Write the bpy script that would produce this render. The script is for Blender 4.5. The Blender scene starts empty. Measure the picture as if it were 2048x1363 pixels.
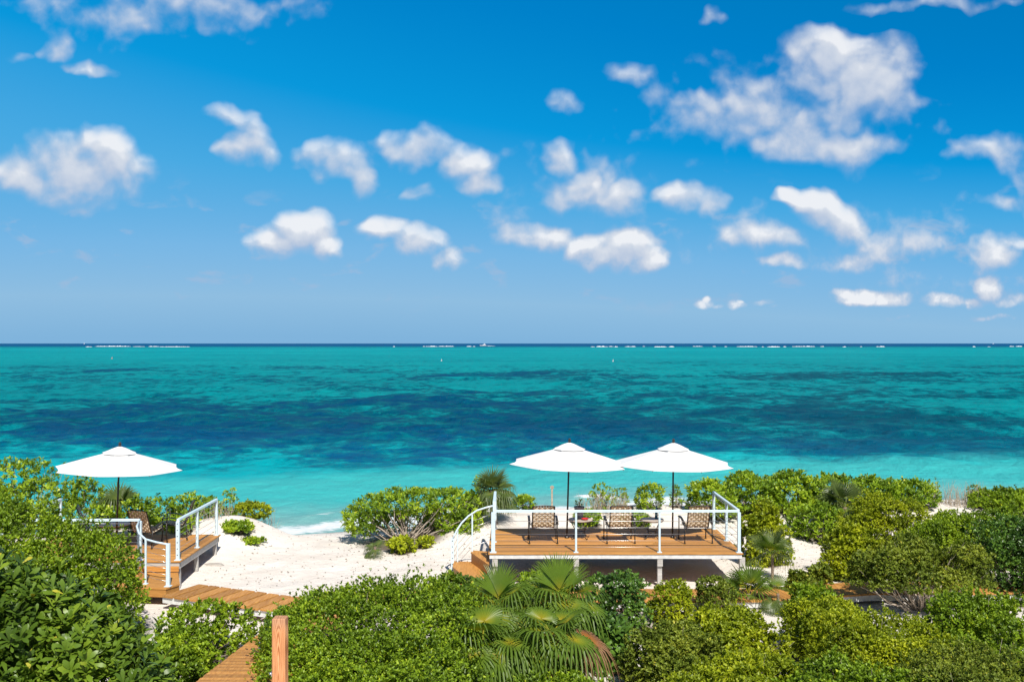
import bpy, math, random
import numpy as np
from mathutils import Vector, Matrix
R = math.radians
C = bpy.context.scene.collection
SC = bpy.context.scene
F_PX, CX, HY, EYE = 1991.0, 1024.0, 686.0, 5.4      # lens in photo pixels, horizon row, eye height in metres

# ------------------------------------------------------------------ camera, sky, sun, exposure
cam_d = bpy.data.cameras.new('camera'); cam = bpy.data.objects.new('camera', cam_d); C.objects.link(cam)
cam.location = (0, 0, EYE); cam.rotation_euler = (R(90), 0, 0)
cam_d.sensor_width = 36.0; cam_d.lens = 35.0; cam_d.shift_y = 4.5 / 2048
cam_d.clip_start = 0.1; cam_d.clip_end = 60000
SC.camera = cam
SUN_DIR = Vector((.215, -.76, .90)).normalized()      # towards the sun
SUN_EL = math.asin(SUN_DIR.z); SUN_AZ = math.atan2(SUN_DIR.x, SUN_DIR.y)
sd = bpy.data.lights.new('sun', 'SUN'); sd.energy = 4.6; sd.angle = R(0.5); sd.color = (1.0, .955, .88)
so = bpy.data.objects.new('sun', sd); C.objects.link(so)
so.rotation_euler = (-SUN_DIR).to_track_quat('-Z', 'Y').to_euler()
SC.view_settings.view_transform = 'Standard'; SC.view_settings.look = 'None'
SC.view_settings.exposure = 0.35; SC.view_settings.gamma = 1.0
SC.render.engine = 'CYCLES'
SC.cycles.max_bounces = 6; SC.cycles.diffuse_bounces = 3; SC.cycles.glossy_bounces = 2
SC.cycles.transmission_bounces = 4; SC.cycles.transparent_max_bounces = 4
SC.cycles.caustics_reflective = False; SC.cycles.caustics_refractive = False

class NT:
    """small node-tree writer"""
    def __init__(s, tree): s.t = tree
    def n(s, typ, **kw):
        nd = s.t.nodes.new(typ)
        for k, v in kw.items(): setattr(nd, k, v)
        return nd
    def link(s, a, b): s.t.links.new(a, b)
    def put(s, sock, v):
        if hasattr(v, 'is_output') or isinstance(v, bpy.types.NodeSocket): s.t.links.new(v, sock)
        elif v is not None: sock.default_value = v
    def math(s, op, a, b=None, c=None, clamp=False):
        nd = s.n('ShaderNodeMath', operation=op); nd.use_clamp = clamp
        for i, v in enumerate((a, b, c)): s.put(nd.inputs[i], v)
        return nd.outputs[0]
    def vm(s, op, a, b=None, c=None, out=0):
        nd = s.n('ShaderNodeVectorMath', operation=op)
        for i, v in enumerate((a, b, c)): s.put(nd.inputs[i], v)
        return nd.outputs[out]
    def mix(s, f, a, b, blend='MIX'):
        nd = s.n('ShaderNodeMix', data_type='RGBA', blend_type=blend)
        s.put(nd.inputs[0], f); s.put(nd.inputs[6], a); s.put(nd.inputs[7], b)
        return nd.outputs[2]
    def noise(s, vec, scale, detail=4, rough=.55, dist=0, dims='3D', out=0):
        nd = s.n('ShaderNodeTexNoise', noise_dimensions=dims)
        if vec is not None: s.link(vec, nd.inputs['Vector'])
        nd.inputs['Scale'].default_value = scale; nd.inputs['Detail'].default_value = detail
        nd.inputs['Roughness'].default_value = rough; nd.inputs['Distortion'].default_value = dist
        return nd.outputs[out]
    def ss(s, v, a, b, lo=0.0, hi=1.0):
        nd = s.n('ShaderNodeMapRange', interpolation_type='SMOOTHSTEP')
        s.put(nd.inputs[0], v)
        for i, x in enumerate((a, b, lo, hi)): nd.inputs[1 + i].default_value = x
        return nd.outputs[0]
    def ramp(s, f, stops, interp='LINEAR'):
        nd = s.n('ShaderNodeValToRGB'); cr = nd.color_ramp; cr.interpolation = interp
        while len(cr.elements) < len(stops): cr.elements.new(.5)
        for e, (p, c) in zip(cr.elements, stops): e.position = p; e.color = (*c[:3], 1)
        s.put(nd.inputs[0], f); return nd.outputs[0]
    def sep(s, v):
        nd = s.n('ShaderNodeSeparateXYZ'); s.link(v, nd.inputs[0]); return nd.outputs
    def comb(s, x, y, z):
        nd = s.n('ShaderNodeCombineXYZ')
        for i, v in enumerate((x, y, z)): s.put(nd.inputs[i], v)
        return nd.outputs[0]
    def attr(s, name, out='Fac'):
        nd = s.n('ShaderNodeAttribute', attribute_name=name); return nd.outputs[out]

# cloud banks as (centre x, centre y, radius x, radius y, weight), directions written as photo pixels of a level 35 mm view
CLOUDS = [
 (1690,165,118,88,1.0),(1765,185,62,62,.95),(1625,150,58,52,.9),(1690,95,55,32,.8),(1410,228,75,36,.75),(1500,232,85,48,.8),
 (1575,270,85,50,.85),(1700,292,78,38,.82),(1640,298,66,36,.8),(1520,190,50,34,.62),
 (1300,200,30,34,.42),(1260,152,36,20,.46),(1120,213,24,22,.36),(1432,40,22,12,.26),(1835,198,22,12,.4),
 (150,352,120,62,1.0),(215,330,55,60,1.0),(90,348,76,48,.92),(200,288,26,22,.7),(245,385,40,30,.6),
 (490,285,40,44,.9),(470,238,44,17,.62),(515,310,32,24,.7),(436,252,18,14,.5),(680,330,54,34,.74),(722,355,32,42,.84),(632,312,36,18,.5),
 (830,300,64,28,.78),(925,325,62,44,.94),(962,362,32,30,.88),(782,288,28,24,.62),(845,385,24,18,.5),
 (1170,370,66,54,.95),(1108,322,30,30,.74),(1230,402,62,42,.86),(1100,392,46,42,.76),(1188,352,22,22,1.08),(1270,380,40,20,.55),
 (1370,400,50,32,.84),(1432,405,34,32,.66),(1080,475,68,26,.98),(1012,482,36,16,.6),(1240,500,72,36,1.1),(1182,490,54,26,.92),
 (1290,522,42,26,1.02),(610,470,56,44,1.08),(556,488,56,24,.95),(645,498,38,26,1.02),
 (772,465,38,22,.9),(830,490,54,26,.84),(892,522,36,20,.66),
 (1652,420,54,42,1.08),(1602,400,36,22,.95),(1698,445,42,42,1.02),(1545,476,72,32,.86),(1560,530,44,12,.82),
 (1752,490,52,32,.82),(1850,495,46,24,.76),(1985,512,44,34,.95),(2035,480,40,16,.72),(1695,520,72,20,.7),
 (2010,310,72,36,.56),(2045,352,34,34,.6),(2012,402,64,22,.56),
 (1740,592,72,17,1.0),(1700,588,34,14,.9),(1890,600,44,14,.9),(1985,574,24,24,1.02),(1955,601,20,10,.85),(1412,604,17,7,.62),(1416,597,7,6,.75),(1436,608,12,4,.5),
 (1472,606,18,6,.62),(1480,601,7,4,.7),(1530,604,18,6,.6),(1540,612,12,5,.5),(1990,630,52,6,.55),(1780,630,36,6,.55),(2040,602,34,10,.65),
 (1650,478,230,60,.36),(1170,420,170,80,.32),(1850,560,220,24,.30),(1570,240,200,80,.34),
 (330,30,215,46,.52),(205,42,74,28,.5),(104,85,32,36,.8),(172,132,52,18,.66),(480,18,100,22,.44),(25,117,26,9,.30),(1870,8,120,10,.28),
]
def build_world():
    w = bpy.data.worlds.new('World'); SC.world = w; w.use_nodes = True
    t = w.node_tree; t.nodes.clear(); N = NT(t)
    # field of the cloud banks, as a group so that it can be read twice (density and towards the light)
    g = bpy.data.node_groups.new('cloud_field', 'ShaderNodeTree')
    g.interface.new_socket('UV', in_out='INPUT', socket_type='NodeSocketVector')
    g.interface.new_socket('Density', in_out='OUTPUT', socket_type='NodeSocketFloat')
    G = NT(g); gi = G.n('NodeGroupInput'); go = G.n('NodeGroupOutput')
    uv = gi.outputs[0]
    wn = G.noise(uv, 11, 3, .6, 0, '2D', out=1)
    low = G.ss(G.sep(uv)[1], .02, .16, .40, 1.0)
    wrp = G.vm('ADD', G.vm('MULTIPLY', G.vm('SUBTRACT', wn, (.5, .5, .5)), G.comb(G.math('MULTIPLY', low, .055), G.math('MULTIPLY', low, .05), 0)), uv)
    acc = -1.0
    for cx, cy, rx, ry, s in CLOUDS:
        cu, cv, iu, iv = (cx - CX) / F_PX, (HY - cy) / F_PX, F_PX / (rx * 1.42), F_PX / (ry * 1.42)
        q = G.vm('MULTIPLY_ADD', wrp, (iu, iv, 0), (-cu * iu, -cv * iv, 0))
        d = G.vm('DOT_PRODUCT', q, q, out=1)
        f = G.math('MULTIPLY_ADD', d, -s * max(s, .8) * 1.3, s * (.95 + .5 * max(0, s - .5)))
        acc = G.math('SMOOTH_MAX', f, acc, .18)
    acc = G.math('MAXIMUM', acc, -1.0)
    n1 = G.noise(uv, 22, 7, .50, .15, '2D')
    n2 = G.noise(uv, 75, 6, .6, .2, '2D')
    a = G.math('MULTIPLY_ADD', G.math('SUBTRACT', n1, .5), 1.05, acc)
    a = G.math('MULTIPLY_ADD', G.math('SUBTRACT', n2, .5), G.math('MULTIPLY_ADD', low, -1.3, 1.44), a)
    vo = G.n('ShaderNodeTexVoronoi', voronoi_dimensions='2D', feature='SMOOTH_F1'); vo.inputs['Scale'].default_value = 34
    vo.inputs['Smoothness'].default_value = .55; vo.inputs['Detail'].default_value = 1.0; vo.inputs['Roughness'].default_value = .5
    G.link(G.vm('MULTIPLY', wrp, (1.0, 1.25, 1)), vo.inputs['Vector'])
    a = G.math('MULTIPLY_ADD', G.math('SUBTRACT', .48, vo.outputs['Distance']), .30, a)
    G.link(a, go.inputs[0])

    tc = N.n('ShaderNodeTexCoord'); d = tc.outputs['Generated']
    x, y, z = N.sep(d)
    ys = N.math('MAXIMUM', y, .08)
    uv = N.comb(N.math('DIVIDE', x, ys), N.math('DIVIDE', z, ys), 0)
    sky = N.n('ShaderNodeTexSky', sky_type='NISHITA'); sky.sun_disc = False
    sky.sun_elevation = SUN_EL; sky.sun_rotation = SUN_AZ
    sky.altitude = 0; sky.air_density = 1.0; sky.dust_density = .2; sky.ozone_density = 3.5
    N.link(N.vm('NORMALIZE', N.comb(x, y, N.math('ADD', N.math('MULTIPLY_ADD', z, .9, .17), N.math('MULTIPLY', N.math('MULTIPLY', x, N.ss(z, .08, .30)), .16)))), sky.inputs['Vector'])
    gch = N.sep(sky.outputs[0])[1]
    k = 1 / 6.0
    base = N.ramp(N.math('MULTIPLY', gch, k), [(1.0*k, (.0, 1.3, 3.6)), (1.95*k, (.0, 2.45, 6.6)), (2.5*k, (.03, 3.5, 8.0)), (2.95*k, (.75, 4.5, 8.6)), (3.5*k, (2.1, 5.3, 8.8)), (4.1*k, (3.1, 5.75, 8.4)), (4.7*k, (2.45, 5.1, 8.0))])
    base = N.mix(N.math('MAXIMUM', N.ss(z, .38, .62), N.ss(y, .15, -.25)), base, sky.outputs[0])
    def field(vec):
        nd = N.n('ShaderNodeGroup'); nd.node_tree = g; N.put(nd.inputs[0], vec); return nd.outputs[0]
    d0 = field(uv)
    d1 = field(N.vm('ADD', uv, (.004, .015, 0)))
    front = N.ss(y, .12, .3)
    grad = N.math('SUBTRACT', d0, d1)
    alpha = N.math('MULTIPLY', N.ss(N.math('MULTIPLY_ADD', N.math('MINIMUM', N.math('MAXIMUM', grad, -.45), .45), .45, d0), -.02, 1.22), front)
    alpha = N.math('MULTIPLY', alpha, .96)
    lit = N.math('MULTIPLY_ADD', grad, .78, N.math('MULTIPLY', d0, .27))
    lit = N.math('ADD', lit, .12, clamp=True)
    cc = N.ramp(lit, [(0, (4.5, 5.8, 8.0)), (.42, (5.9, 6.8, 8.4)), (.8, (7.8, 8.3, 9.2)), (1, (9.8, 10.0, 10.4))])
    # thin grey scraps low over the sea
    st = N.vm('MULTIPLY', uv, (1, 2.2, 0))
    sc = N.noise(st, 17, 6, .55, .2, '2D')
    sa = N.math('MULTIPLY', N.ss(sc, .60, .74), N.math('MULTIPLY', N.ss(z, .02, .06), N.ss(z, .17, .10)))
    sa = N.math('MULTIPLY', N.math('MULTIPLY', sa, front), .55)
    c1 = N.mix(sa, base, (4.1, 5.6, 7.9, 1))
    col = N.mix(alpha, c1, cc)
    bg = N.n('ShaderNodeBackground'); N.link(col, bg.inputs[0]); bg.inputs[1].default_value = .07
    out = N.n('ShaderNodeOutputWorld'); N.link(bg.outputs[0], out.inputs[0])
    w.cycles.sampling_method = 'MANUAL'; w.cycles.sample_map_resolution = 512
build_world()

# ------------------------------------------------------------------ helpers
def at(px, py, D): return Vector(((px - CX) / F_PX * D, D, EYE - (py - HY) / F_PX * D))
def tag(o, label=None, cat=None, group=None, kind=None):
    if label: o['label'] = label
    if cat: o['category'] = cat
    if group: o['group'] = group
    if kind: o['kind'] = kind
    return o
def empty(name, loc=(0, 0, 0), rz=0, label=None, cat=None, group=None):
    o = bpy.data.objects.new(name, None); C.objects.link(o); o.empty_display_size = .2
    o.location = loc; o.rotation_euler = (0, 0, rz)
    return tag(o, label, cat, group)
def link(name, me, parent=None, loc=None):
    o = bpy.data.objects.new(name, me); C.objects.link(o)
    if parent is not None: o.parent = parent
    if loc is not None: o.location = loc
    return o
KIDS = {}
def copy_tree(o, parent=None):
    c = o.copy(); C.objects.link(c)
    if parent is not None: c.parent = parent
    for ch in o.children: copy_tree(ch, c)
    return c

def np_mesh(name, verts, counts, loops, mat, tint=None, smooth=False, attrs=None):
    me = bpy.data.meshes.new(name)
    verts = np.asarray(verts, np.float32).reshape(-1, 3)
    me.vertices.add(len(verts)); me.vertices.foreach_set('co', verts.ravel())
    counts = np.asarray(counts, np.int32); loops = np.asarray(loops, np.int32).ravel()
    me.loops.add(len(loops)); me.loops.foreach_set('vertex_index', loops)
    me.polygons.add(len(counts))
    st = np.zeros(len(counts), np.int32); st[1:] = np.cumsum(counts)[:-1]
    me.polygons.foreach_set('loop_start', st); me.polygons.foreach_set('loop_total', counts)
    if smooth: me.polygons.foreach_set('use_smooth', np.ones(len(counts), bool))
    if tint is not None:
        at_ = me.attributes.new('tint', 'FLOAT', 'POINT'); at_.data.foreach_set('value', np.asarray(tint, np.float32).ravel())
    for k, v in (attrs or {}).items():
        at_ = me.attributes.new(k, 'FLOAT', 'POINT'); at_.data.foreach_set('value', np.asarray(v, np.float32).ravel())
    if mat: me.materials.append(mat)
    me.update(calc_edges=True)
    return me

class MB:
    """collects boxes, tubes and lathes into one mesh"""
    def __init__(s): s.v = []; s.f = []; s.t = []; s.sm = []; s.tint = 0.5
    def add(s, vs, fs, smooth=False):
        o = len(s.v); s.v += [tuple(v) for v in vs]; s.t += [s.tint] * len(vs)
        s.f += [tuple(i + o for i in f) for f in fs]; s.sm += [smooth] * len(fs)
        return s
    def box(s, c, size, rot=None, bev=0):
        x, y, z = (a / 2 for a in size); c = Vector(c)
        b = min(bev, x * .9, y * .9, z * .9)
        if b <= 0:
            vs = [Vector(p) for p in ((-x,-y,-z),(x,-y,-z),(x,y,-z),(-x,y,-z),(-x,-y,z),(x,-y,z),(x,y,z),(-x,y,z))]
            fs = [(0,3,2,1),(4,5,6,7),(0,1,5,4),(1,2,6,5),(2,3,7,6),(3,0,4,7)]
        else:   # bevelled along the vertical and top edges
            vs = []
            for zz, k in ((-z, 0), (z - b, 0), (z, b)):
                xx, yy = x - k, y - k
                vs += [Vector(p) for p in ((-xx+b,-yy,zz),(xx-b,-yy,zz),(xx,-yy+b,zz),(xx,yy-b,zz),(xx-b,yy,zz),(-xx+b,yy,zz),(-xx,yy-b,zz),(-xx,-yy+b,zz))]
            fs = [tuple(range(7, -1, -1)), tuple(range(16, 24))]
            for r in (0, 8):
                for i in range(8): fs.append((r+i, r+(i+1)%8, r+8+(i+1)%8, r+8+i))
        if rot is not None: vs = [rot @ v for v in vs]
        return s.add([v + c for v in vs], fs)
    def beam(s, a, b, w, h, bev=0):
        a = Vector(a); b = Vector(b); d = b - a; L = d.length
        x = d.normalized(); up = Vector((0,0,1)) if abs(x.z) < .95 else Vector((0,1,0))
        y = up.cross(x).normalized(); z = x.cross(y)
        m = Matrix((x, y, z)).transposed()
        return s.box((a + b) / 2, (L, w, h), m, bev)
    def tube(s, pts, rad, n=8, cap=True, smooth=True):
        pts = [Vector(p) for p in pts]; m = len(pts)
        if not hasattr(rad, '__len__'): rad = [rad] * m
        vs = []; fs = []; u = None
        for i, p in enumerate(pts):
            d = (pts[min(i+1, m-1)] - pts[max(i-1, 0)]).normalized()
            if u is None: u = d.orthogonal().normalized()
            else:
                u = u - d * u.dot(d)
                u = u.normalized() if u.length > 1e-6 else d.orthogonal().normalized()
            w = d.cross(u)
            for k in range(n):
                a = 2 * math.pi * k / n
                vs.append(p + (u * math.cos(a) + w * math.sin(a)) * rad[i])
        for i in range(m - 1):
            for k in range(n): fs.append((i*n+k, i*n+(k+1)%n, (i+1)*n+(k+1)%n, (i+1)*n+k))
        s.add(vs, fs, smooth)
        if cap and n > 2:
            o = len(s.v) - len(vs)
            s.f += [tuple(o + k for k in range(n-1, -1, -1)), tuple(o + (m-1)*n + k for k in range(n))]; s.sm += [False, False]
        return s
    def lathe(s, prof, n=24, c=(0,0,0), smooth=True):
        vs = [(c[0] + r*math.cos(2*math.pi*k/n), c[1] + r*math.sin(2*math.pi*k/n), c[2] + z) for r, z in prof for k in range(n)]
        fs = [(i*n+k, i*n+(k+1)%n, (i+1)*n+(k+1)%n, (i+1)*n+k) for i in range(len(prof)-1) for k in range(n)]
        return s.add(vs, fs, smooth)
    def mesh(s, name, mat):
        me = bpy.data.meshes.new(name); me.from_pydata([tuple(map(float, v)) for v in s.v], [], s.f)
        me.polygons.foreach_set('use_smooth', np.array(s.sm, bool))
        a = me.attributes.new('tint', 'FLOAT', 'POINT'); a.data.foreach_set('value', np.array(s.t, np.float32))
        if mat: me.materials.append(mat)
        me.update(); return me
    def build(s, name, mat, parent=None, loc=None): return link(name, s.mesh(name, mat), parent, loc)

# value noise in numpy
def _hash(ix, iy, iz):
    h = (ix.astype(np.int64) * 374761393 + iy.astype(np.int64) * 668265263 + iz.astype(np.int64) * 2147483647 * 3) & 0xffffffff
    h = ((h ^ (h >> 13)) * 1274126177) & 0xffffffff
    h = ((h ^ (h >> 16)) * 2246822519) & 0xffffffff
    return ((h ^ (h >> 15)) & 0xffff) / 65535.0
def vnoise(x, y, z=None):
    x = np.asarray(x, float); y = np.asarray(y, float); z = np.zeros_like(x) if z is None else np.asarray(z, float)
    ix, iy, iz = np.floor(x), np.floor(y), np.floor(z)
    fx, fy, fz = x - ix, y - iy, z - iz
    fx, fy, fz = (f*f*f*(f*(f*6-15)+10) for f in (fx, fy, fz))
    r = 0
    for dx in (0, 1):
        for dy in (0, 1):
            for dz in (0, 1):
                r = r + _hash(ix+dx, iy+dy, iz+dz) * (fx if dx else 1-fx) * (fy if dy else 1-fy) * (fz if dz else 1-fz)
    return r
def fbm(x, y, oct=4, z=None, g=.5):
    a, t, s = 1.0, 0, 0
    for i in range(oct):
        k = 2.0 ** i
        t = t + a * vnoise(x*k + 17.3*i, y*k - 9.1*i, None if z is None else z*k); s += a; a *= g
    return t / s
def sstep(v, a, b):
    t = np.clip((np.asarray(v, float) - a) / (b - a), 0, 1); return t*t*(3-2*t)

# ------------------------------------------------------------------ materials
def material(name):
    m = bpy.data.materials.new(name); m.use_nodes = True; m.node_tree.nodes.clear()
    N = NT(m.node_tree); out = N.n('ShaderNodeOutputMaterial'); p = N.n('ShaderNodeBsdfPrincipled')
    N.link(p.outputs[0], out.inputs[0]); return m, N, p, out
def plain(name, col, rough=.5, metal=0, var=.12, scale=30, bump=0, spec=.5):
    m, N, p, o = material(name)
    tc = N.n('ShaderNodeTexCoord'); n = N.noise(tc.outputs['Object'], scale, 5, .6)
    a = tuple(c * (1 - var) for c in col); b = tuple(min(1, c * (1 + var)) for c in col)
    N.link(N.mix(N.ss(n, .3, .7), (*a, 1), (*b, 1)), p.inputs['Base Color'])
    p.inputs['Roughness'].default_value = rough; p.inputs['Metallic'].default_value = metal
    p.inputs['Specular IOR Level'].default_value = spec
    if bump:
        bn = N.n('ShaderNodeBump'); bn.inputs['Strength'].default_value = bump; bn.inputs['Distance'].default_value = .01
        N.link(n, bn.inputs['Height']); N.link(bn.outputs[0], p.inputs['Normal'])
    return m
def foliage(name, cols, rough=.45, trans=.28, spec=.45):
    """leaf colour from a random number per leaf (attribute tint)"""
    m, N, p, o = material(name)
    t = N.attr('tint')
    c = N.ramp(t, [(i / (len(cols) - 1), k) for i, k in enumerate(cols)])
    N.link(c, p.inputs['Base Color']); p.inputs['Roughness'].default_value = rough
    p.inputs['Specular IOR Level'].default_value = spec
    tr = N.n('ShaderNodeBsdfTranslucent')
    N.link(N.mix(1.0, c, (1.15, 1.2, .45, 1), 'MULTIPLY'), tr.inputs[0])
    mx = N.n('ShaderNodeMixShader'); mx.inputs[0].default_value = trans
    N.link(p.outputs[0], mx.inputs[1]); N.link(tr.outputs[0], mx.inputs[2]); N.link(mx.outputs[0], o.inputs[0])
    return m
def wood(name, dark, mid, light, axis=0, rough=.55, ring=False):
    m, N, p, o = material(name)
    tc = N.n('ShaderNodeTexCoord'); sc = [14, 14, 14]; sc[axis] = .9
    v = N.vm('MULTIPLY', tc.outputs['Object'], tuple(sc))
    t = N.attr('tint')
    v = N.vm('ADD', v, N.comb(N.math('MULTIPLY', t, 37.0), N.math('MULTIPLY', t, 91.0), 0))
    n = N.noise(v, 2.2, 6, .62, .6)
    c = N.ramp(n, [(.25, dark), (.5, mid), (.75, light)])
    b = N.math('MULTIPLY_ADD', t, .5, .75)
    c = N.mix(1.0, c, N.comb(b, b, b), 'MULTIPLY')
    N.link(c, p.inputs['Base Color']); p.inputs['Roughness'].default_value = rough
    p.inputs['Specular IOR Level'].default_value = .3
    bn = N.n('ShaderNodeBump'); bn.inputs['Strength'].default_value = .25; bn.inputs['Distance'].default_value = .004
    N.link(n, bn.inputs['Height']); N.link(bn.outputs[0], p.inputs['Normal'])
    return m
M = {}
M['deck_x'] = wood('oiled_decking', (.31,.135,.033), (.48,.225,.056), (.60,.32,.09), 0)
M['deck_y'] = wood('oiled_decking_across', (.31,.135,.033), (.48,.225,.056), (.60,.32,.09), 1)
M['grey_wood'] = wood('weathered_timber', (.30,.28,.26), (.46,.44,.41), (.60,.58,.55), 0)
M['rail'] = plain('pale_blue_paint', (.62,.76,.82), .35, 0, .05, 12)
M['fascia'] = plain('white_fascia_paint', (.66,.66,.64), .5, 0, .14, 9)
M['steel'] = plain('steel_cable', (.62,.62,.62), .3, .9, .1)
M['hole'] = plain('dark_cable_hole', (.03,.03,.04), .6)
M['bronze'] = plain('dark_bronze_metal', (.035,.032,.030), .4, .4, .2)
M['pole'] = plain('dark_brown_pole', (.022,.013,.009), .35, 0, .25)
M['cream'] = plain('cream_strap', (.72,.62,.47), .6, 0, .12)
M['tan'] = plain('olive_tan_strap', (.30,.21,.11), .6, 0, .18)
M['stone'] = plain('cream_stone_top', (.55,.46,.37), .5, 0, .2, 60)
M['red'] = plain('red_glaze', (.55,.03,.03), .3)
M['pot'] = plain('grey_planter', (.33,.33,.34), .7, 0, .12, 40)
M['boat'] = plain('white_gelcoat', (.8,.8,.8), .25, 0, .03)
M['tinted'] = plain('tinted_window', (.02,.025,.03), .1)
M['orange'] = plain('faded_orange_plastic', (.55,.30,.16), .5)
M['white_plastic'] = plain('white_plastic', (.75,.75,.72), .4, 0, .05)
M['rock'] = plain('pale_stone', (.42,.38,.33), .8, 0, .25, 25, .6)
M['bark_pale'] = plain('pale_grey_bark', (.40,.33,.26), .85, 0, .35, 30, .5)
M['bark_brown'] = plain('brown_bark', (.17,.12,.085), .9, 0, .35, 30, .5)
M['palm_bark'] = plain('fibrous_palm_bark', (.22,.16,.11), .9, 0, .45, 45, .8)
M['dry'] = plain('dry_stem', (.38,.32,.24), .9, 0, .3, 20)
def canvas():
    m, N, p, o = material('white_canvas')
    p.inputs['Base Color'].default_value = (.81,.805,.79,1); p.inputs['Roughness'].default_value = .8
    p.inputs['Specular IOR Level'].default_value = .2
    tr = N.n('ShaderNodeBsdfTranslucent'); tr.inputs[0].default_value = (.8,.78,.72,1)
    mx = N.n('ShaderNodeMixShader'); mx.inputs[0].default_value = .15
    tc = N.n('ShaderNodeTexCoord'); n = N.noise(tc.outputs['Object'], 5, 4, .5)
    bn = N.n('ShaderNodeBump'); bn.inputs['Strength'].default_value = .18; bn.inputs['Distance'].default_value = .03
    N.link(n, bn.inputs['Height']); N.link(bn.outputs[0], p.inputs['Normal'])
    N.link(p.outputs[0], mx.inputs[1]); N.link(tr.outputs[0], mx.inputs[2]); N.link(mx.outputs[0], o.inputs[0]); return m
M['canvas'] = canvas()
def bottle_glass():
    m, N, p, o = material('blue_green_glass')
    p.inputs['Base Color'].default_value = (.02,.16,.22,1); p.inputs['Roughness'].default_value = .1
    p.inputs['Transmission Weight'].default_value = .4; return m
M['glass'] = bottle_glass()
def pine():
    m, N, p, o = material('sawn_pine')
    tc = N.n('ShaderNodeTexCoord'); x, y, z = N.sep(tc.outputs['Object'])
    # cathedral grain: slices of tilted growth rings through the face
    n = N.noise(tc.outputs['Object'], 3.5, 3, .5)
    zz = N.math('MULTIPLY_ADD', N.math('SUBTRACT', z, .55), .030, N.math('MULTIPLY', N.math('SUBTRACT', n, .5), .02))
    r = N.math('SQRT', N.math('ADD', N.math('POWER', N.math('MULTIPLY', x, .55), 2.0), N.math('POWER', zz, 2.0)))
    w = N.math('SINE', N.math('MULTIPLY_ADD', r, 1700.0, N.math('MULTIPLY', n, 5.0)))
    fine = N.noise(N.vm('MULTIPLY', tc.outputs['Object'], (260, 260, 7)), 1, 4, .6)
    f = N.math('ADD', N.math('MULTIPLY', w, .20), fine)
    c = N.ramp(f, [(.25, (.70,.36,.17)), (.5, (.60,.26,.105)), (.75, (.33,.11,.035))])
    top = N.ss(z, .985, 1.0)
    c = N.mix(N.math('MULTIPLY', N.ss(z, .90, .985), .35), c, (.30,.22,.17,1))
    N.link(c, p.inputs['Base Color']); p.inputs['Roughness'].default_value = .75; p.inputs['Specular IOR Level'].default_value = .2
    return m
M['pine'] = pine()
# leaf colours
M['L_paddle'] = foliage('dark_paddle_leaf', [(0.0417, 0.0792, 0.0095), (0.0781, 0.1412, 0.0138), (0.1304, 0.2153, 0.0173), (0.2216, 0.31, 0.0242), (0.468, 0.4305, 0.0432)], .40, .26, .35)
M['L_rosette'] = foliage('sea_lettuce_leaf', [(0.0777, 0.135, 0.0116), (0.1552, 0.2597, 0.0161), (0.2717, 0.3948, 0.0231), (0.4398, 0.5402, 0.0301), (0.5438, 0.5468, 0.0405)], .38, 0.3, 0.3)
M['L_fine'] = foliage('small_green_leaf', [(0.0776, 0.1314, 0.0107), (0.1435, 0.2337, 0.015), (0.2392, 0.3578, 0.0193), (0.3736, 0.4771, 0.0236), (0.5034, 0.5606, 0.0322)], .4, 0.27, 0.3)
M['L_yellow'] = foliage('yellow_green_leaf', [(0.1181, 0.1599, 0.0104), (0.2231, 0.2858, 0.0135), (0.3544, 0.4116, 0.0166), (0.4987, 0.526, 0.0208), (0.5538, 0.5664, 0.0312)], .42, 0.3, 0.28)
M['L_olive'] = foliage('olive_leaf', [(0.083, 0.1166, 0.0146), (0.1384, 0.1904, 0.0208), (0.2159, 0.2688, 0.0291), (0.3045, 0.3472, 0.0365), (0.5259, 0.4704, 0.052)], .45, 0.24, 0.25)
M['L_dark'] = foliage('dark_green_leaf', [(0.0345, 0.0743, 0.0135), (0.0592, 0.1278, 0.0195), (0.0987, 0.1959, 0.027), (0.1604, 0.2888, 0.036), (0.2713, 0.3918, 0.045)], .35, 0.24, 0.4)
M['frond'] = foliage('fan_palm_frond', [(.42,.34,.02),(.26,.30,.024),(.150,.230,.023),(.120,.200,.023),(.20,.26,.04)], .42, .38, .3)
M['frond_lime'] = foliage('young_palm_frond', [(.40,.35,.03),(.24,.31,.03),(.17,.27,.03),(.16,.25,.028),(.24,.31,.05)], .32, .45, .55)
M['frond_grey'] = foliage('dusty_palm_frond', [(0.187, 0.2112, 0.04), (0.1275, 0.176, 0.036), (0.0978, 0.1452, 0.032), (0.1105, 0.154, 0.04), (0.2125, 0.2288, 0.072)], .4, .3, .45)
M['frond_dead'] = foliage('dead_palm_frond', [(.50,.22,.02),(.36,.14,.03),(.24,.11,.05),(.27,.15,.08),(.32,.2,.12)], .6, .2, .2)

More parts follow.
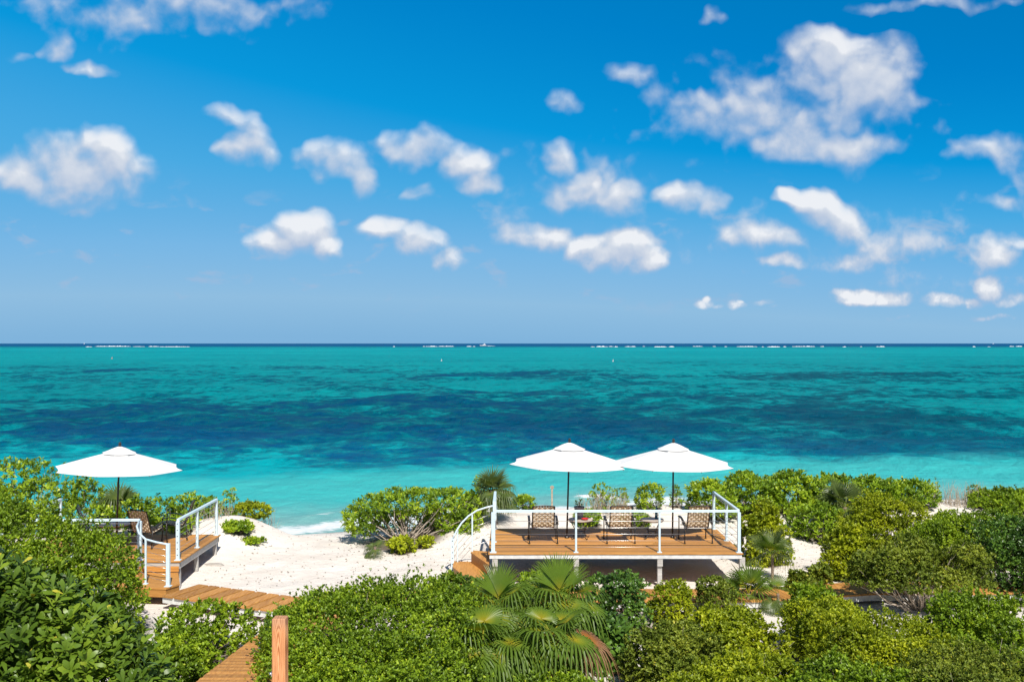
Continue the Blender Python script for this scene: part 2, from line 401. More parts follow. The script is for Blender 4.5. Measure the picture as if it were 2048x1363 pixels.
# ------------------------------------------------------------------ ground, sea
SEA = -1.2
def shore(x):
    x = np.asarray(x, float); return 37.2 + .39 * np.where(x > 4, 4 + 3 * np.tanh((x - 4) / 3), x.clip(-40, 60))
def ground_h(x, y):
    x = np.asarray(x, float); y = np.asarray(y, float)
    h = .07 * np.clip(16 - y, 0, 40) * sstep(y, 20, 12)
    gap = sstep(np.abs(x + 4.6), 1.4, 3.3)
    ridge = .62 * np.exp(-((y - 28.4 - .12 * x) / 2.3) ** 2) * gap
    ridge = ridge + .18 * np.exp(-(((x + 6.9) / 1.3) ** 2 + ((y - 27.2) / 1.3) ** 2))
    s = shore(x) - y
    beach = np.where(s < 7.2, -(1.2) * (1 - s / 7.2) * 1.0, 0)
    beach = np.where(s < 0, -1.2 + s * .07, beach)
    beach = np.maximum(beach, -4)
    h = h + ridge * sstep(s, 1.5, 7) + beach
    h = h + (fbm(x * .55, y * .55, 3) - .5) * .14 * sstep(s, -1, 4)
    h = h + (fbm(x * 2.6 + 9, y * 2.6, 3) - .5) * .05 * sstep(s, 0, 5)
    return h
def H(x, y): return float(ground_h(np.array([x]), np.array([y]))[0])

def sand_mat():
    m, N, p, o = material('white_sand')
    geo = N.n('ShaderNodeNewGeometry'); pos = geo.outputs['Position']; x, y, z = N.sep(pos)
    n = N.noise(pos, .9, 6, .6); n2 = N.noise(pos, 7, 5, .6); n3 = N.noise(pos, 42, 3, .6)
    c = N.mix(N.ss(n, .35, .7), (.80,.735,.66,1), (.70,.63,.555,1))
    c = N.mix(N.math('MULTIPLY', N.ss(n2, .60, .76), .30), c, (.42,.35,.28,1))
    c = N.mix(N.math('MULTIPLY', N.ss(n3, .66, .76), .35), c, (.30,.24,.18,1))
    lit = N.attr('litter')
    lc = N.mix(N.ss(n2, .35, .7), (.09,.07,.05,1), (.20,.16,.12,1))
    c = N.mix(N.math('MULTIPLY', lit, N.ss(n2, .18, .5), clamp=True), c, lc)
    wet = N.ss(z, SEA + .34, SEA + .16)
    c = N.mix(wet, c, (.46,.40,.32,1))
    N.link(c, p.inputs['Base Color']); p.inputs['Specular IOR Level'].default_value = .15
    N.put(p.inputs['Roughness'], N.math('MULTIPLY_ADD', wet, -.55, .9))
    bn = N.n('ShaderNodeBump'); bn.inputs['Strength'].default_value = .6; bn.inputs['Distance'].default_value = .09
    N.link(N.math('ADD', n2, N.math('MULTIPLY', n3, .4)), bn.inputs['Height']); N.link(bn.outputs[0], p.inputs['Normal'])
    return m
M['sand'] = sand_mat()
# places where leaf litter lies (x, y, radius), filled while the shrubs are planted
LITTER = []
def build_ground():
    xs = np.concatenate([np.linspace(-400, -30, 14)[:-1], np.linspace(-30, -13, 50)[:-1], np.linspace(-13, 17, 330), np.linspace(17, 40, 60)[1:], np.linspace(40, 400, 14)[1:]])
    ys = np.concatenate([np.linspace(-120, 5, 12)[:-1], np.linspace(5, 14, 40)[:-1], np.linspace(14, 40, 330), np.linspace(40, 70, 20)[1:], np.array([110., 300.])])
    X, Y = np.meshgrid(xs, ys); Z = ground_h(X, Y)
    lit = np.zeros_like(X)
    for (a, b, r) in LITTER: lit = np.maximum(lit, 1 - sstep(np.hypot(X - a, Y - b), r * .75, r * 1.2))
    ny, nx = X.shape; i = np.arange((ny-1)*(nx-1)); r_, c_ = i // (nx-1), i % (nx-1); a = r_*nx + c_
    loops = np.stack([a, a+1, a+nx+1, a+nx], 1)
    me = np_mesh('ground', np.stack([X, Y, Z], -1), np.full(len(loops), 4), loops, M['sand'], smooth=True, attrs={'litter': lit})
    tag(link('ground', me), 'white sand dune and beach', None, None, 'structure')

def water_mat():
    m, N, p, o = material('sea_water')
    geo = N.n('ShaderNodeNewGeometry'); pos = geo.outputs['Position']; x, y, z = N.sep(pos)
    shal, weed, far, foam = (N.attr(k) for k in ('shallow', 'weed', 'deep', 'foam'))
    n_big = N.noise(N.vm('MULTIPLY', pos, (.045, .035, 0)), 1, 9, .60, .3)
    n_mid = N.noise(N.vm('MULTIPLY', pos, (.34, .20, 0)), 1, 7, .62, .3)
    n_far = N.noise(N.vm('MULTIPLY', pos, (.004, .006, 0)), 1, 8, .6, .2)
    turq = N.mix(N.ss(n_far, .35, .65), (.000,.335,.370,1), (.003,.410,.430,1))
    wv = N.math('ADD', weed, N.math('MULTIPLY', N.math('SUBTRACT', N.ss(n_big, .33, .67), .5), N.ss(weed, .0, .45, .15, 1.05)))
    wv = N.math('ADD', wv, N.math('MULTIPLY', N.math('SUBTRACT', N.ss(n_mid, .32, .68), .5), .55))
    n_rip_shade = N.noise(N.vm('MULTIPLY', pos, (.50, .42, 0)), 1, 7, .74, .2)
    rip_shade = N.math('SUBTRACT', N.ss(n_rip_shade, .34, .66), .5)
    wv = N.math('MULTIPLY_ADD', rip_shade, N.ss(weed, .0, .4, .28, .75), wv)  # dark and light of the wavelets painted into the water colour, through the weed mix
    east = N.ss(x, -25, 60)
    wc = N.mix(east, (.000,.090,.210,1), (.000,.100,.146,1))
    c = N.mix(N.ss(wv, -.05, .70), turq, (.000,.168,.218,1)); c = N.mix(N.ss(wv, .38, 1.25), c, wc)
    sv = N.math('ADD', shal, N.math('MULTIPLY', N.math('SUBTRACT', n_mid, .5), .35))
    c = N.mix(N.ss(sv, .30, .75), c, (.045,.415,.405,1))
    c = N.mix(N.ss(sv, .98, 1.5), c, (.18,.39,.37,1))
    c = N.mix(far, c, (.000,.080,.205,1))
    fn = N.noise(N.vm('MULTIPLY', pos, (1.3, 2.6, 0)), 1, 8, .68, .5)
    fv = N.math('ADD', foam, N.math('MULTIPLY', N.math('SUBTRACT', fn, .5), 1.5))
    fm = N.ss(fv, .45, .85)
    c = N.mix(fm, c, (.68,.72,.72,1))
    w1 = N.noise(N.vm('MULTIPLY', pos, (1.0, .80, 0)), 1, 8, .68, 0)
    w2 = N.noise(N.vm('MULTIPLY', pos, (.24, .17, 0)), 1, 7, .66, 0)
    w3 = N.noise(N.vm('MULTIPLY', pos, (.055, .040, 0)), 1, 5, .6, .3)
    nrm = None
    for w_, dist in ((w3, 5.0), (w2, 4.2), (w1, .75)):
        bn = N.n('ShaderNodeBump'); N.link(N.ss(y, 42, 90, .28, .95), bn.inputs['Strength']); bn.inputs['Distance'].default_value = dist
        N.link(w_, bn.inputs['Height'])
        if nrm is not None: N.link(nrm, bn.inputs['Normal'])
        nrm = bn.outputs[0]
    df = N.n('ShaderNodeBsdfDiffuse'); N.link(c, df.inputs[0]); N.link(nrm, df.inputs['Normal'])
    gl = N.n('ShaderNodeBsdfGlossy'); gl.inputs['Roughness'].default_value = .22; N.link(nrm, gl.inputs['Normal'])
    lw = N.n('ShaderNodeFresnel'); lw.inputs[0].default_value = 1.33; N.link(nrm, lw.inputs['Normal'])
    mx = N.n('ShaderNodeMixShader'); N.link(N.math('MULTIPLY', N.math('MINIMUM', N.math('MULTIPLY_ADD', lw.outputs[0], .34, .01), .20), N.math('SUBTRACT', 1.0, fm)), mx.inputs[0])
    N.link(df.outputs[0], mx.inputs[1]); N.link(gl.outputs[0], mx.inputs[2]); N.link(mx.outputs[0], o.inputs[0])
    return m
def build_sea():
    # rows denser near the beach; plain world coordinates
    k = np.linspace(0, 1, 720)
    inv = (1 - k) / 30.0 + k / 3000.0
    ys = np.concatenate([1 / inv, np.array([4500., 8000., 16000., 30000.])])
    cs = np.linspace(-1, 1, 760)
    S, Yr = np.meshgrid(cs, ys)
    Y = Yr
    X = S * (Yr * .62 + 14)
    d = Y - shore(X)
    z = ((fbm(X * .50 + .1*Y, Y * .75, 3) - .5) * .25 + (fbm(X * 1.5, Y * 1.9 + .4*X, 2) - .5) * .08) * np.exp(-Y / 80.0)
    z = z + (fbm(X * .26 - .05*Y, Y * .34 + 7, 3) - .5) * 1.15 * np.exp(-Y / 230.0) * sstep(Y, 36, 75)
    z = z + (fbm(X * .085, Y * .11 + .03*X, 3) - .5) * 1.8 * np.exp(-Y / 600.0) * sstep(Y, 60, 160)
    Z = SEA + z * sstep(d, -1, 6)
    # low breaker running up the beach
    br = .22 * np.exp(-((d - 3.6 - .8 * np.sin(X * .8)) / .55) ** 2) * (vnoise(X * .55 + 3, X * 0 + 2.2)) ** 1.5 * sstep(X, 9, 6)
    Z = Z + br
    foam = .95 * sstep(X, 14, 9) * np.exp(-((d - 1.3 - .6 * np.sin(X * 1.1 + 1)) / 1.5) ** 2) + 1.0 * np.clip(br / .12, 0, 1)
    jit = (fbm(X * .05, Y * .03, 3) - .5)
    shal = 1.55 - .060 * d + jit * .9 * sstep(d, 6, 30)        # pale sand bottom off the beach
    shal = np.where(d > 45, -1, shal)
    # sea-grass beds on the bottom
    L = np.log(np.maximum(Y, 1))
    row = 686 + F_PX * 6.6 / Y; u = X / Y * F_PX + 1024
    def bed(xc, yc, sx, sy, Rt=0.): return np.exp(-((X - xc) / sx) ** 2 - ((np.log(Y) - math.log(yc)) / sy) ** 2)
    weed = .58 * bed(-60, 108, 80, .50) + .50 * bed(-5, 70, 26, .26) + .26 * bed(40, 80, 40, .32) + .70 * bed(78, 200, 66, .13) \
         + .45 * bed(-115, 215, 85, .20) + .50 * bed(150, 280, 75, .10) + .24 * bed(30, 108, 45, .25) + .20 * bed(70, 112, 60, .4) + .06 * bed(20, 150, 50, .3) + .40 * bed(-52, 72, 34, .22) + .34 * bed(12, 66, 20, .2) + .30 * bed(34, 60, 26, .2)
    weed = weed + (fbm(X / 60 + 5, Y / 55, 3) - .5) * .9 * sstep(Y, 55, 100) * sstep(Y, 420, 300)
    weed = weed + .25 * sstep(Y, 900, 1500)
    deep = sstep(Y, 1350, 2300)
    ny, nx = X.shape; i = np.arange((ny-1)*(nx-1)); r_, c_ = i // (nx-1), i % (nx-1); a = r_*nx + c_
    loops = np.stack([a, a+1, a+nx+1, a+nx], 1)
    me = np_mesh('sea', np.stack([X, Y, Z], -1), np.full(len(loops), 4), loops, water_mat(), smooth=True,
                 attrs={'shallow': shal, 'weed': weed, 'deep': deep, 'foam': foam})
    tag(link('sea', me), 'turquoise sea with dark sea-grass beds', None, None, 'structure')
build_sea()

# ------------------------------------------------------------------ decks
def plank_floor(b, poly_fn, x0, x1, y0, y1, z, w=.138, gap=.006, th=.03, rnd=None, along='x'):
    """boards laid side by side; poly_fn(y) gives the x range of a board"""
    rnd = rnd or random.Random(1); y = y0
    while y < y1 - .02:
        ww = min(w, y1 - y)
        a, c = poly_fn(y + ww / 2)
        cuts = [a]
        if c - a > 3: cuts.append(a + (c - a) * rnd.uniform(.3, .7))
        cuts.append(c)
        for p, q in zip(cuts, cuts[1:]):
            b.tint = rnd.random()
            b.box(((p + q) / 2, y + ww / 2, z - th / 2 + rnd.uniform(-.0012, .0012)), (q - p - .003, ww, th), None, .004)
        y += w + gap
def rail_run(root, pts, posts, top, base, heavy=(), holes=(), n_cable=6, w=.05):
    """pts: the line of the top rail; posts: (x, y, size); returns the railing part with its own pieces"""
    b = MB()
    for p, q in zip(pts, pts[1:]): b.beam((p[0], p[1], top), (q[0], q[1], top), .062, .05, .008)
    rl = b.build('railing', M['rail'], root)
    for (x, y, s) in posts:
        pb = MB(); pb.box((x, y, (base + top - .027) / 2), (s, s, top - .027 - base), None, .006); pb.box((x, y, base + .008), (s + .06, s + .06, .012), None, .004)
        po = pb.build('post', M['rail'], rl)
        if (x, y) in holes:
            for k in range(n_cable):
                zc = base + .12 + k * (top - base - .2) / (n_cable - 1)
                MB().tube([(x, y - s/2 - .003, zc), (x, y - s/2 + .004, zc)], .012, 8).build('cable_hole', M['hole'], rl)
    for k in range(n_cable):
        zc = base + .12 + k * (top - base - .2) / (n_cable - 1)
        cb = MB(); cb.tube([(p[0], p[1], zc) for p in pts], .0045, 6, smooth=True)
        cb.build('cable', M['steel'], rl)
    return rl

def right_deck():
    root = empty('beach_deck', (2.3, 23.5, 0), 0, 'long raised timber deck with white rails holding three chairs and two white umbrellas', 'deck')
    o = Vector((2.3, 23.5, 0)); Z = .75; x0, x1, y0, y1 = -.5 - o.x, 5.1 - o.x, 22.1 - o.y, 25.0 - o.y
    b = MB(); plank_floor(b, lambda y: (x0 - .03, x1 + .03), x0, x1, y0 - .03, y1 + .03, Z, rnd=random.Random(3)); b.build('decking', M['deck_x'], root)
    b = MB(); b.box(((x0+x1)/2, y0 + .012, Z - .082), (x1-x0, .045, .09)); b.box(((x0+x1)/2, y1 - .03, Z - .125), (x1-x0, .045, .125))
    b.box((x0 + .025, 0, Z - .081), (.045, y1-y0-.14, .088)); b.box((x1 - .025, 0, Z - .081), (.045, y1-y0-.14, .088))
    for i in range(1, 11):
        b.box((x0 + i*(x1-x0)/11, 0, Z - .080), (.045, y1-y0-.14, .085))
    b.build('fascia_frame', M['fascia'], root)
    for px, yy in ((990, 22.2), (1152, 22.2), (1319, 22.2), (1483, 22.2), (1296, 24.75), (1448, 24.75), (1148, 24.75), (1000, 24.75)):
        x = (px - CX) / F_PX * yy; zb = H(x, yy) - .25; lb = MB()
        lb.box((x - o.x, yy - o.y, (zb + Z - .128) / 2), (.10, .10, Z - .128 - zb), None, .006)
        if yy < 23: lb.box((x - o.x, yy - o.y - .0755, Z - .20), (.12, .045, .20), None, .005)
        lb.build('leg', M['grey_wood'], root)
    T = Z + .92; s = .05
    X = lambda px, y: (px - CX) / F_PX * y - o.x
    f = y0 + .05
    pl, pr = x0 + .08, x1 - .05
    rail_run(root, [(pl, f), (pr, f)], [(pl, f, .085), (X(1152, 22.15), f, .045), (X(1319, 22.15), f, .045), (pr, f, .07)], T, Z)
    rail_run(root, [(pr, f + .06), (pr, y1 - .05)], [(pr, y0 + 1.35, .055), (pr, y1 - .08, .06)], T + .003, Z)
    rail_run(root, [(pl, y0 + 1.2), (pl, y1 - .05)], [(pl, y0 + 1.2, .06), (pl, y1 - .08, .06)], T + .003, Z)
    # winding steps down to the sand at the near left corner
    def step(poly, z, hgt):
        sb = MB(); sb.tint = .55
        n = len(poly); top = [Vector((p[0]-o.x, p[1]-o.y, z)) for p in poly]; bot = [v - Vector((0,0,hgt)) for v in top]
        sb.add(top + bot, [tuple(range(n)), tuple(range(2*n-1, n-1, -1))] + [(i, n+i, n+(i+1)%n, (i+1)%n) for i in range(n)])
        # tread board proud of the riser
        c = sum(top, Vector()) / n; t2 = [c + (v - c) * 1.05 + Vector((0,0,.032)) for v in top]; b2 = [v - Vector((0,0,.030)) for v in t2]
        sb.tint = .75
        sb.add(t2 + b2, [tuple(range(n)), tuple(range(2*n-1, n-1, -1))] + [(i, n+i, n+(i+1)%n, (i+1)%n) for i in range(n)])
        bmesh_fix(sb.build('step', M['deck_y'], root))
    step([(-.52, 21.95), (-.52, 23.25), (-.92, 23.42), (-.95, 23.2)], .50, .22)
    step([(-.56, 21.75), (-.90, 23.25), (-1.36, 23.35), (-1.34, 22.75), (-.95, 21.6)], .26, .24)
    step([(-.9, 21.6), (-1.3, 22.7), (-1.45, 22.6), (-1.5, 22.2), (-1.1, 21.4)], .07, .25)
    # curved handrail of the steps
    hp = [(-.44, 23.30, 1.60), (-.62, 23.30, 1.555), (-.82, 23.30, 1.49), (-1.02, 23.29, 1.36), (-1.18, 23.27, 1.20), (-1.28, 23.24, 1.05), (-1.34, 23.2, .93), (-1.37, 23.2, .86)]
    hb = MB(); hb.tube([Vector(p) - o for p in hp], .022, 8); hr = hb.build('handrail', M['rail'], root)
    for x, y, za, zb, w in ((-1.385, 23.2, -.15, .86, .066), (-1.27, 23.27, .15, 1.05, .03), (-.93, 23.3, .4, 1.42, .035)):
        pb = MB(); pb.box((x - o.x, y - o.y, (za+zb)/2), (w, w, zb-za), None, .005); pb.build('post', M['rail'], hr)
        if w > .06:
            for k in range(6): MB().tube([(x-o.x, y-o.y-w/2-.003, za+.28+k*.135), (x-o.x, y-o.y-w/2+.004, za+.28+k*.135)], .012, 8).build('cable_hole', M['hole'], hr)
    for k in range(5):
        cb = MB(); dz = .16 + k * .15
        cb.tube([Vector((-1.37, 23.2, max(.02, .82 - dz))) - o, Vector((-1.27, 23.27, 1.02 - dz)) - o, Vector((-.93, 23.3, 1.40 - dz)) - o, Vector((-.44, 23.3, 1.58 - dz)) - o], .0045, 6)
        cb.build('cable', M['steel'], hr)
import bmesh
def bmesh_fix(o):
    bm = bmesh.new(); bm.from_mesh(o.data); bmesh.ops.recalc_face_normals(bm, faces=bm.faces); bm.to_mesh(o.data); bm.free()
right_deck()

def left_deck():
    o = Vector((-9.3, 23.5, 0)); Z = .60
    root = empty('beach_deck', o, 0, 'smaller raised timber deck half hidden behind the green shrubs, with one white umbrella', 'deck')
    x0, x1, y0, y1 = -11.35 - o.x, -7.35 - o.x, 22.0 - o.y, 25.0 - o.y
    b = MB(); plank_floor(b, lambda y: (x0 - .03, x1 + .03), x0, x1, y0 - .03, y1 + .03, Z, rnd=random.Random(8)); b.build('decking', M['deck_x'], root)
    b = MB(); b.box(((x0+x1)/2, y0 + .012, Z - .115), (x1-x0, .045, .13)); b.box(((x0+x1)/2, y1 - .03, Z - .115), (x1-x0, .045, .13))
    for i in range(0, 9): b.box((x0 + .025 + i*(x1-x0-.05)/8, 0, Z - .12), (.045, y1-y0-.14, .125))
    b.build('fascia_frame', M['grey_wood'], root)
    for x, yy in ((-7.42, 22.15), (-7.42, 23.4), (-7.42, 24.85), (-9.3, 22.15), (-9.3, 24.85), (-11.2, 22.15), (-11.2, 24.85)):
        zb = H(x, yy) - .2; lb = MB(); lb.box((x - o.x, yy - o.y, (zb + Z - .185) / 2), (.09, .09, Z - .185 - zb), None, .006); lb.build('leg', M['grey_wood'], root)
    T = Z + .89
    pr = x1 - .05; cx = -8.24 - o.x
    rail_run(root, [(pr, y0 + .05), (pr, y1 - .05)], [(pr, y0 + .05, .075), (pr, y0 + 1.4, .055), (pr, y1 - .08, .06)], T, Z, holes={(pr, y0 + .05)}, n_cable=6)
    rail_run(root, [(x0 + .05, y0 + .05), (cx, y0 + .05)], [(cx, y0 + .05, .075), (x0 + .05, y0 + .05, .07), (x0 + 1.6, y0 + .05, .045)], T, Z)
    rail_run(root, [(x0 + .05, y0 + .11), (x0 + .05, y1 - .05)], [(x0 + .05, y0 + 1.4, .055), (x0 + .05, y1 - .08, .06)], T + .003, Z)
    # landing step in front of the opening
    poly = [(-8.3, 21.955), (-8.3, 20.75), (-7.85, 20.62), (-7.14, 20.56), (-6.98, 20.92), (-7.36, 21.955)]
    sb = MB(); sb.tint = .6; n = len(poly)
    for z, th, k in ((.35, .035, 1.0), (.314, .16, .975)):
        c = sum((Vector((p[0]-o.x, p[1]-o.y, z)) for p in poly), Vector()) / n
        top = [c + (Vector((p[0]-o.x, p[1]-o.y, z)) - c) * k for p in poly]; bot = [v - Vector((0,0,th)) for v in top]
        sb.add(top + bot, [tuple(range(n)), tuple(range(2*n-1, n-1, -1))] + [(i, n+i, n+(i+1)%n, (i+1)%n) for i in range(n)])
        sb.tint = .3
    sb.tint = .75; sb.box(((-8.24-7.36)/2 - o.x, 21.962 - o.y, .425), (.90, .022, .118))
    bmesh_fix(sb.build('step', M['deck_x'], root))
    hp = [(-8.24, 22.0, 1.47), (-8.16, 21.65, 1.42), (-7.95, 21.22, 1.35), (-7.70, 20.92, 1.285), (-7.42, 20.78, 1.25), (-7.14, 20.70, 1.22)]
    hb = MB(); hb.tube([Vector(p) - o for p in hp], .022, 8); hr = hb.build('handrail', M['rail'], root)
    for x, y, za, zb, w in ((-7.15, 20.70, .35, 1.24, .075), (-7.69, 20.9, .35, 1.28, .038)):
        pb = MB(); pb.box((x - o.x, y - o.y, (za+zb)/2), (w, w, zb-za), None, .005); pb.box((x-o.x, y-o.y, za+.008), (w+.06, w+.06, .012)); pb.build('post', M['rail'], hr)
    for k in range(6):
        cb = MB(); cb.tube([Vector(p) - o - Vector((0, 0, .12 + k * .13)) for p in hp], .0045, 6); cb.build('cable', M['steel'], hr)
left_deck()

# ------------------------------------------------------------------ boardwalks
def walk(path, width, zf, label, pw=.27, gap=.022, seed=1, side=True):
    """cross planks along a polyline, on two bearers"""
    b = MB(); e = MB(); rnd = random.Random(seed)
    pts = [Vector((p[0], p[1], 0)) for p in path]
    for p, q in zip(pts, pts[1:]):
        d = q - p; L = d.length; d.normalize(); s = Vector((-d.y, d.x, 0)); ang = math.atan2(d.y, d.x)
        n = max(1, int(L / (pw + gap)))
        for i in range(n):
            c = p + d * (L * (i + .5) / n); z = zf(c.x, c.y)
            b.tint = rnd.random() * .8
            b.box((c.x, c.y, z - .02 + rnd.uniform(-.004, .004)), (L / n - gap, width * rnd.uniform(.99, 1.01), .04), Matrix.Rotation(ang + rnd.uniform(-.006, .006), 3, 'Z'), .004)
        for sg in (-1, 1):
            a_, c_ = p + s * sg * (width / 2 - .06), q + s * sg * (width / 2 - .06)
            e.beam((a_.x, a_.y, zf(a_.x, a_.y) - .105), (c_.x, c_.y, zf(c_.x, c_.y) - .105), .05, .12)
    root = b.build('boardwalk', M['deck_y']); tag(root, label, None, None, 'structure')
    e.build('bearer', M['fascia'], root)
walk([(-6.93, 20.78), (-4.4, 19.62), (-3.3, 19.4)], 1.06, lambda x, y: .27, 'boardwalk of wide planks leading from the left deck step', .25, .055, 4)
walk([(-4.0, 20.2), (-2.2, 20.45), (1, 20.5), (5.2, 20.6), (7.4, 21.15), (14, 21.25)], .98, lambda x, y: .215, 'boardwalk passing in front of the long deck', .14, .008, 5)
walk([(-3.75, 18.9), (-3.72, 13.2)], 1.3, lambda x, y: .26 + .10 * max(0, 18.4 - y), 'narrow plank walk leading up towards the viewer', .095, .005, 6)

# ------------------------------------------------------------------ umbrellas
def make_umbrella(height, Rr, rot):
    root = empty('patio_umbrella')
    b = MB(); b.tube([(0,0,0), (0,0,height - .04)], .021, 10); b.lathe([(.0,.0),(.055,.0),(.05,.02),(.03,.05),(.022,.06)], 14); b.build('pole', M['pole'], root)
    rim = height - .56; apex = height - .12
    def canopy(r1, za, zr, scal, name, mat, thick=.006, sag=.02, r_in=.0):
        NA, NR = 64, 9; vs = []
        for lay in (0, 1):
            for j in range(NR + 1):
                t = r_in + (1 - r_in) * j / NR
                for k in range(NA):
                    a = rot + 2 * math.pi * k / NA; ph = (k % 8) / 8.0; q = abs(ph - .5) * 2       # 1 on a rib, 0 mid panel
                    chord = math.cos(math.pi / 8) / math.cos((ph - .5) * math.pi / 4)
                    rr = r1 * t * (chord - scal * (1 - q*q) * t * t)
                    z = za + (zr - za) * (t * .96 + .04 * t * t) - sag * (1 - q*q) * t * (1.1 - t) * 2 - .012 * (1-q*q) * t
                    vs.append((rr * math.cos(a), rr * math.sin(a), z - lay * thick))
        fs = []; S = (NR + 1) * NA
        for j in range(NR):
            for k in range(NA):
                k2 = (k + 1) % NA
                fs.append((j*NA+k, (j+1)*NA+k, (j+1)*NA+k2, j*NA+k2)); fs.append((S+j*NA+k, S+j*NA+k2, S+(j+1)*NA+k2, S+(j+1)*NA+k))
        for k in range(NA):
            k2 = (k + 1) % NA; fs.append((NR*NA+k, S+NR*NA+k, S+NR*NA+k2, NR*NA+k2))
        m = MB(); m.add(vs, fs, False); ob = m.build(name, mat, root); return ob
    canopy(Rr, apex, rim, .035, 'canopy', M['canvas'])
    canopy(.40, apex + .075, apex - .085, .05, 'vent_cap', M['canvas'], sag=-.035)
    b = MB(); b.lathe([(.0, height + .055), (.012, height + .05), (.03, height + .03), (.034, height + .005), (.024, height - .012), (.036, height - .022), (.036, height - .04), (.02, height - .05)], 14); b.build('finial', M['pole'], root)
    b = MB(); b.lathe([(.02, rim - .05), (.05, rim - .04), (.05, rim + .02), (.022, rim + .03)], 12); b.build('runner_hub', M['pole'], root)
    for k in range(8):
        a = rot + k * math.pi / 4; c, s = math.cos(a), math.sin(a); b = MB()
        b.tube([(.03*c, .03*s, apex - .03), (Rr*.985*c, Rr*.985*s, rim - .022)], .009, 5)
        b.tube([(.05*c, .05*s, rim - .01), (Rr*.5*c, Rr*.5*s, (apex + rim)/2 - .03)], .007, 5)
        b.build('rib', M['pole'], root)
    return root
def place_umbrella(x, y, z, hgt, rot, tilt, label, Rr=1.46):
    u = make_umbrella(hgt, Rr, rot); u.location = (x, y, z); u.rotation_euler = (R(tilt[0]), R(tilt[1]), 0)
    tag(u, label, 'umbrella', 'white patio umbrellas')
place_umbrella(1.31, 23.8, .75, 2.33, R(14), (0, 1.6), 'white umbrella on the long deck beside the table with the grey plant pot')
place_umbrella(3.84, 23.82, .75, 2.32, R(17), (0, .6), 'white umbrella on the long deck nearest the chair by the rail end')
place_umbrella(-9.27, 23.3, .60, 2.44, R(3), (0, 2.2), 'white umbrella standing alone above the shrub-hidden deck')

# ------------------------------------------------------------------ chairs, tables and what stands on them
def make_chair():
    root = empty('patio_chair')
    W = .255
    prof = [(.56, .395), (.50, .405), (.36, .375), (.22, .345), (.12, .345), (.06, .39), (.02, .50), (-.02, .62), (-.06, .74), (-.10, .86), (-.125, .905)]  # (y, z) of seat and back
    def curve(n):
        P = [Vector((0, y, z)) for y, z in prof]; ds = [0]
        for a, c in zip(P, P[1:]): ds.append(ds[-1] + (c - a).length)
        out = []
        for i in range(n + 1):
            s = ds[-1] * i / n; j = max(k for k in range(len(ds)) if ds[k] <= s + 1e-9); j = min(j, len(P) - 2)
            t = (s - ds[j]) / (ds[j+1] - ds[j]); d = (P[j+1] - P[j]).normalized(); out.append((P[j].lerp(P[j+1], t), Vector((0, -d.z, d.y))))
        return out
    NC = 76; cv = curve(NC); back0 = 34
    for nm, i0, i1 in (('seat', 0, back0), ('backrest', back0, NC)):
        c = MB(); nx = 8
        for k in range(nx):                                  # long cream straps
            x = -W + .035 + k * (2*W - .07) / (nx - 1); vs = []; fs = []
            for i in range(i0, i1 + 1):
                p, nn = cv[i]; off = .005 * math.sin(i * math.pi / 4 + k * math.pi)
                q = p + nn * off; bow = -.03 * (1 - (x / W) ** 2) * (1 if i > back0 else .4)
                for dx in (-.021, .021): vs.append(q + nn * bow + Vector((x + dx, 0, 0)))
            for i in range(i1 - i0): fs.append((2*i, 2*i+1, 2*i+3, 2*i+2))
            c.add(vs, fs)
        ob = c.build(nm, M['cream'], root)
        c = MB()
        for j in range(i0 + 2, i1, 4):                       # cross straps
            p, nn = cv[j]; dd = Vector((0, nn.z, -nn.y)); vs = []; fs = []; m = nx * 4
            for i in range(m + 1):
                x = -W + 2 * W * i / m; kk = (x + W - .035) / ((2*W - .07) / (nx - 1))
                off = -.005 * math.cos((j - 2) * math.pi / 4 + math.pi/2*0) * math.cos(kk * math.pi) - .0
                bow = -.03 * (1 - (x / W) ** 2) * (1 if j > back0 else .4)
                for e in (-.0205, .0205): vs.append(p + nn * (bow + off) + dd * e + Vector((x, 0, 0)))
            for i in range(m): fs.append((2*i, 2*i+1, 2*i+3, 2*i+2))
            c.add(vs, fs)
        c.build('cross_strap', M['tan'], ob)
    b = MB()
    for s in (-1, 1): b.tube([cv[i][0] + Vector((s * W, 0, 0)) for i in range(0, NC + 1, 4)], .014, 7)
    b.tube([cv[NC][0] + Vector((x, 0, 0)) + cv[NC][1] * (-.03 * (1 - (x/W)**2)) for x in np.linspace(-W, W, 9)], .014, 7)
    b.tube([cv[0][0] + Vector((-W, 0, 0)), cv[0][0] + Vector((W, 0, 0))], .014, 7)
    for y, z in ((.10, .33), (.45, .37)): b.tube([(-.315, y, z), (.315, y, z)], .012, 6)
    b.build('frame', M['bronze'], root)
    for s in (-1, 1):
        a = MB(); x = s * .325
        pts = [(.0, .455), (.10, .50), (.25, .545), (.40, .575), (.52, .575), (.575, .55)]
        for (y, z), (y2, z2) in zip(pts, pts[1:]): a.beam((x, y - .004, z), (x, y2 + .004, z2), .055, .016, .004)
        a.build('armrest', M['bronze'], root)
        l = MB(); l.tube([(x, .01, .46), (x, .0, .25), (x, -.02, .012)], .014, 7); l.lathe([(.0, 0), (.022, 0), (.022, .025), (.014, .03)], 8, (x, -.02, 0)); l.build('leg', M['bronze'], root)
        l = MB(); l.tube([(x, .55, .56), (x, .55, .3), (x, .57, .012)], .014, 7); l.lathe([(.0, 0), (.022, 0), (.022, .025), (.014, .03)], 8, (x, .57, 0)); l.build('leg', M['bronze'], root)
    return root
chair0 = make_chair()
